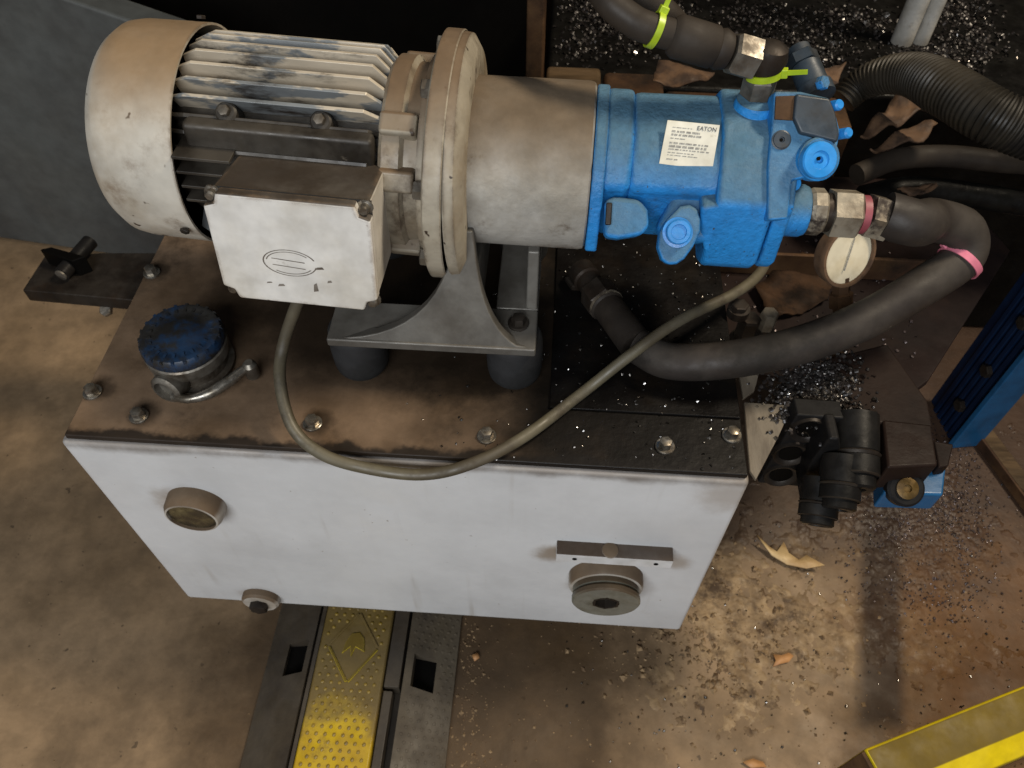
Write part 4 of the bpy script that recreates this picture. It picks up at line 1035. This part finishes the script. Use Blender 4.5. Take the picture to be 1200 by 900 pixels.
# ramps, each with a square hole through it
def ramp(x_in, x_out, z_in, m, hole, seams):
    ys = [YA] + seams + [YB]
    for y0_, y1_ in zip(ys, ys[1:]):
        y0_ += .0015; y1_ -= .0015
        def pz(x, y, dz=0):
            t = (x - x_in) / (x_out - x_in)
            return V((x, y, z_in + (.006 - z_in) * t + dz))
        hx0, hx1, hy0, hy1 = hole
        b = MB()
        if y0_ < hy0 and hy1 < y1_:
            o4 = [pz(x_in, y0_), pz(x_out, y0_), pz(x_out, y1_), pz(x_in, y1_)]
            sk = .004
            hx0, hx1 = (hx0, hx1) if x_in < x_out else (hx1, hx0)
            i4 = [pz(hx0, hy0), pz(hx1, hy0 - sk), pz(hx1, hy1 - sk), pz(hx0, hy1)]
            g4 = [V((v.x, v.y, .003)) for v in i4]
            bt = [V((v.x, v.y, .0005)) for v in o4]
            b.faces(o4 + i4 + g4 + bt, [(i, (i + 1) % 4, 4 + (i + 1) % 4, 4 + i) for i in range(4)] + [(4 + i, 4 + (i + 1) % 4, 8 + (i + 1) % 4, 8 + i) for i in range(4)] + [(8, 9, 10, 11)]
                    + [(i, 12 + i, 12 + (i + 1) % 4, (i + 1) % 4) for i in range(4)])
        else:
            o4 = [pz(x_in, y0_), pz(x_out, y0_), pz(x_out, y1_), pz(x_in, y1_)]
            b.faces(o4 + [V((v.x, v.y, .0005)) for v in o4], [(0, 1, 2, 3), (7, 6, 5, 4)] + [(i, 4 + i, 4 + (i + 1) % 4, (i + 1) % 4) for i in range(4)])
        rp_ = b.build('ramp', m, cpr, smooth=0)
        if y0_ < hy0 and hy1 < y1_:
            MB().prism([V((v.x, v.y, .0032)) for v in i4], (0, 0, .006)).build('hole_dark', 'void', rp_, smooth=0)  # black filler painted in for the darkness inside the hole
hl = [P(x, y, 2, .024) for x, y in ((336, 752), (363, 752), (356, 786), (334, 788))]
ramp(.160, .094, .036, 'ramp_dark', (min(v.x for v in hl) + .004, max(v.x for v in hl), min(v.y for v in hl), max(v.y for v in hl)), [-.42])
hl = [P(x, y, 2, .022) for x, y in ((484, 770), (514, 770), (506, 808), (478, 805))]
ramp(.290, .356, .036, 'ramp', (min(v.x for v in hl) + .004, max(v.x for v in hl) - .002, min(v.y for v in hl), max(v.y for v in hl)), [-.42])
# fine grip dots on the right ramp
gd = MB()
for j in range(46):
    for k in range(6):
        y = -.40 + j * .0095; x = .297 + k * .0098 + (.0049 if j % 2 else 0)
        z = .036 - .03 * (x - .29) / .066
        if min(v.x for v in hl) - .002 < x < max(v.x for v in hl) + .003 and min(v.y for v in hl) - .008 < y < max(v.y for v in hl) + .004: continue
        if x < .352: gd.lathe((x, y, z - .0004), (.41, 0, .91), [(0, .0026), (.001, .0020), (.0012, 0)], 6, cap=False)
go = gd.build('grip_dots', 'ramp', cpr); go['kind'] = 'stuff'

# bracket and pin left of the tank
bl = thing('clamp_bracket', 'dark steel clamp plate with a round pin beside the tank lid', 'clamp', (-.15, .36, .28))
zf = .30
fp = [P(x, y, 2, zf) for x, y in ((26, 340), (160, 352), (196, 296), (120, 296), (52, 300))]
MB().prism(fp, (0, 0, -.022)).build('plate', 'steel_dark', bl, bevel=.002)
q0_, q1_ = P(72, 322, 2, zf + .014), P(98, 292, 2, zf + .016)
pdn = (q1_ - q0_).normalized()
MB().lathe(q0_, pdn, [(0, .008), (.001, .011), (.07, .011)], 18).build('pin', 'black_cast', bl)
MB().lathe(q0_ - pdn * .0005, -pdn, [(-.001, .0085), (.0015, .0085), (.002, .007)], 18).build('pin_end', 'steel', bl)
MB().prism([P(x, y, 2, zf + .03) for x, y in ((46, 292), (60, 289), (100, 300), (84, 306))], (0, 0, -.03)).build('clamp_block', 'void', bl, bevel=.002)
pp = P(126, 364, 2, zf - .03)
MB().hexa(pp, (0, -.6, .8), .009, .008).build('bolt', 'bolt_steel', bl, smooth=25)
MB().box((-.11, .44, zf - .022), (-.05, .70, zf - .004)).build('arm', 'steel_dark', bl, bevel=.002)

# wood sliver and leaf
def curl(name, poly, z, m, label, cat, lift):
    pts = [P(x, y, 2, z) for x, y in poly]
    b = bmesh.new(); b.faces.new([b.verts.new(p) for p in pts])
    bmesh.ops.triangulate(b, faces=b.faces)
    cen = sum(pts, V()) / len(pts)
    for v in b.verts:
        v.co.z += lift * ((v.co - cen).length / .04) ** 2
    s = MB(); s.bm.free(); s.bm = b
    o = s.build(name, m, origin=(cen.x, cen.y, 0), smooth=60)
    md = o.modifiers.new('solid', 'SOLIDIFY'); md.thickness = .0018; md.offset = 0
    return tag(o, label, cat)
curl('wood_sliver', [(884, 632), (900, 642), (910, 647), (918, 636), (924, 648), (936, 657), (944, 652), (963, 667), (944, 668), (922, 662), (904, 652)], .006, 'sliver', 'pale jagged wood sliver on the floor beside the tank', 'wood sliver', .008)
curl('dry_leaf', [(905, 782), (909, 774), (906, 767), (916, 768), (924, 765), (930, 769), (924, 776), (915, 778)], .004, 'leaf', 'small orange dry leaf scrap on the floor', 'leaf', .004)
curl('dry_leaf', [(553, 768), (560, 764), (562, 771), (556, 775)], .004, 'leaf', 'tiny orange leaf crumb beside the cable ramp', 'leaf', .002)
curl('dry_leaf', [(870, 893), (882, 889), (894, 893), (898, 899), (880, 900)], .004, 'leaf', 'tan leaf crumb on the floor near the yellow beam end', 'leaf', .002)

# ------------------------------------------------------------------ shavings and grit
def flakes(name, n, where, smin, smax, m, label, curlr=True, clump=None):
    vs, fs = [], []
    for _ in range(n):
        p = where()
        if p is None: continue
        s = random.uniform(smin, smax)
        a, tl = random.uniform(0, 2 * PI), random.uniform(-.9, .9)
        d = V((math.cos(a), math.sin(a), 0)); u = V((0, 0, 1)) * math.cos(tl) + V((-d.y, d.x, 0)) * math.sin(tl)
        wv_ = d.cross(u) * s * random.uniform(.15, .35)
        k0 = len(vs)
        cr = random.uniform(.6, 1.3)
        for t in (-1, -.33, .33, 1):
            c_ = p + d * (s * .5 * math.sin(t * cr)) + u * (s * .5 * (math.cos(t * cr) - math.cos(cr))) + V((0, 0, s * .12))
            vs += [c_ - wv_, c_ + wv_]
        fs += [(k0 + 2 * j, k0 + 2 * j + 1, k0 + 2 * j + 3, k0 + 2 * j + 2) for j in range(3)]
    me = bpy.data.meshes.new(name); me.from_pydata(vs, [], fs); me.materials.append(MATS[m]); me.shade_smooth()
    o = bpy.data.objects.new(name, me); C.objects.link(o)
    o['kind'] = 'stuff'; o['label'] = label
    return o
U = random.uniform
def lid_pt():
    x = .64 - abs(random.gauss(0, .13)); y = U(.005, .44)
    if not .28 < x < .645: return None
    z = ZT + (.0036 if x > .462 and y > .066 else 0)
    return V((x, y, z))
flakes('metal_shavings', 620, lid_pt, .0015, .0042, 'chip', 'fine bright metal shavings scattered on the oily end of the lid')
cl = [V((U(.44, 1.1), U(.70, .95), .47)) for _ in range(34)]
def bed_pt():
    c_ = random.choice(cl)
    p = V((random.gauss(c_.x, .03), random.gauss(c_.y, .025), .4702))
    return p if p.y > .67 and p.x > .44 else None
flakes('metal_shavings', 240, bed_pt, .003, .008, 'chip', 'heap of metal shavings on the black machine bed behind the pump')
flakes('metal_shavings', 4000, bed_pt, .003, .009, 'chip_black', 'dark oily metal shavings on the machine bed behind the pump')
flakes('metal_shavings', 36, bed_pt, .009, .016, 'chip', 'larger curled swarf on the machine bed behind the pump')
def man_pt():
    p = P(random.gauss(955, 26), random.gauss(455, 20), 2, zm + .0005)
    return p
flakes('metal_shavings', 1600, man_pt, .0025, .007, 'chip_black', 'black oily swarf heaped on the valve manifold under the hose')
o = flakes('metal_shavings', 420, man_pt, .0025, .007, 'chip', 'clump of metal shavings on the valve manifold under the hose')
def tray_pt():
    return V((U(.67, .9), U(.22, .5), .3955))
flakes('metal_shavings', 300, tray_pt, .002, .006, 'chip_dark', 'dark shavings on the rusty shelf')
def fl_pt():
    t = random.random()
    c_ = P(1085 + random.gauss(0, 38), 610 + random.gauss(0, 55), 2, .001)
    return c_ if c_.x > .70 else None
flakes('metal_shavings', 3800, fl_pt, .0015, .0045, 'chip_dark', 'dark damp shavings spread over the floor below the valve manifold')
flakes('metal_shavings', 420, fl_pt, .0015, .004, 'chip', 'bright shavings spread over the floor below the valve manifold')
def fl2():
    return P(U(640, 1200), U(600, 900), 2, .001)
flakes('metal_shavings', 260, fl2, .0015, .0045, 'chip', 'few bright shavings dotted over the brown floor')
# grit: little lumps of dirt
def lumps(name, n, where, smin, smax, m, label):
    vs, fs = [], []
    for _ in range(n):
        p = where()
        if p is None: continue
        s = smin + (smax - smin) * random.random() ** 3
        k0 = len(vs)
        q = [V((U(.6, 1.2), 0, U(-.1, .2))), V((-.2, U(.6, 1.1), 0)), V((-U(.6, 1.1), -.1, .1)), V((.1, -U(.6, 1.1), 0)), V((U(-.3, .3), U(-.3, .3), U(.5, .9)))]
        a = U(0, 6.28); R_ = Matrix.Rotation(a, 3, 'Z')
        vs += [p + R_ @ v * s for v in q]
        fs += [(k0, k0 + 1, k0 + 4), (k0 + 1, k0 + 2, k0 + 4), (k0 + 2, k0 + 3, k0 + 4), (k0 + 3, k0, k0 + 4)]
    me = bpy.data.meshes.new(name); me.from_pydata(vs, [], fs); me.materials.append(MATS[m])
    o = bpy.data.objects.new(name, me); C.objects.link(o); o['kind'] = 'stuff'; o['label'] = label
def g1():
    p = P(random.gauss(850, 70), random.gauss(740, 45), 2, 0)
    return p
lumps('grit', 900, g1, .0008, .0075, 'grit', 'brown grit and crumbs on the floor beside the tank')
def g2():
    p = P(U(540, 1200), U(560, 900), 2, 0)
    return p if p.x > .36 else None
lumps('grit', 700, g2, .0006, .003, 'grit', 'loose brown grit strewn over the floor')
def g3():
    return P(U(0, 330), U(300, 900), 2, 0)
lumps('grit', 120, g3, .0006, .002, 'grit', 'sparse grit on the floor at the motor end')
def g4():
    p = P(random.gauss(548, 14), U(730, 900), 2, 0)
    return p if p.x > .358 else None
lumps('grit', 260, g4, .0008, .0035, 'grit', 'crumbs gathered along the edge of the cable ramp')

# crust of dried sludge and dirt on the concrete beside the tank
from mathutils import noise as mn
def crust(name, x0, x1, y0, y1, step, m, label, hfun):
    nx, ny = int((x1 - x0) / step), int((y1 - y0) / step)
    vs, fs = [], []
    hh = []
    for j in range(ny + 1):
        for i in range(nx + 1):
            x, y = x0 + i * step, y0 + j * step
            e = min(1, min(i, nx - i, j, ny - j) / 12)
            h = hfun(x, y)
            hh.append(h * e - .002 * (1 - e))
            vs.append((x, y, hh[-1]))
    w_ = nx + 1
    for j in range(ny):
        for i in range(nx):
            k = j * w_ + i
            if max(hh[k], hh[k + 1], hh[k + w_], hh[k + w_ + 1]) > -.0002:
                fs.append((k, k + 1, k + w_ + 1, k + w_))
    me = bpy.data.meshes.new(name); me.from_pydata(vs, [], fs); me.materials.append(MATS[m]); me.shade_smooth()
    o = bpy.data.objects.new(name, me); C.objects.link(o); o['kind'] = 'stuff'; o['label'] = label
    return o
def gauss(x, y, cx, cy, sx_, sy_): return math.exp(-((x - cx) / sx_) ** 2 - ((y - cy) / sy_) ** 2)
c1, c2, c3 = P(850, 735, 2, 0), P(1085, 620, 2, 0), P(1000, 690, 2, 0)
def hdirt(x, y):
    n1 = mn.fractal(V((x * 60, y * 60, 1.3)), .9, 2.1, 4)
    n2 = mn.noise(V((x * 11, y * 11, 4.2)))
    n3 = abs(mn.noise(V((x * 190, y * 190, 7.7))))
    amt = .75 * gauss(x, y, c1.x, c1.y, .10, .09) + .95 * gauss(x, y, c2.x, c2.y, .10, .16) + .35 * gauss(x, y, c3.x, c3.y, .15, .2) + .12
    h = (n1 * .5 + n2 * .6 + amt - .52)
    if h < 0: return -.001
    return min(h, .9) ** .6 * .0048 * (.25 + 1.1 * n3 + .5 * abs(n1))
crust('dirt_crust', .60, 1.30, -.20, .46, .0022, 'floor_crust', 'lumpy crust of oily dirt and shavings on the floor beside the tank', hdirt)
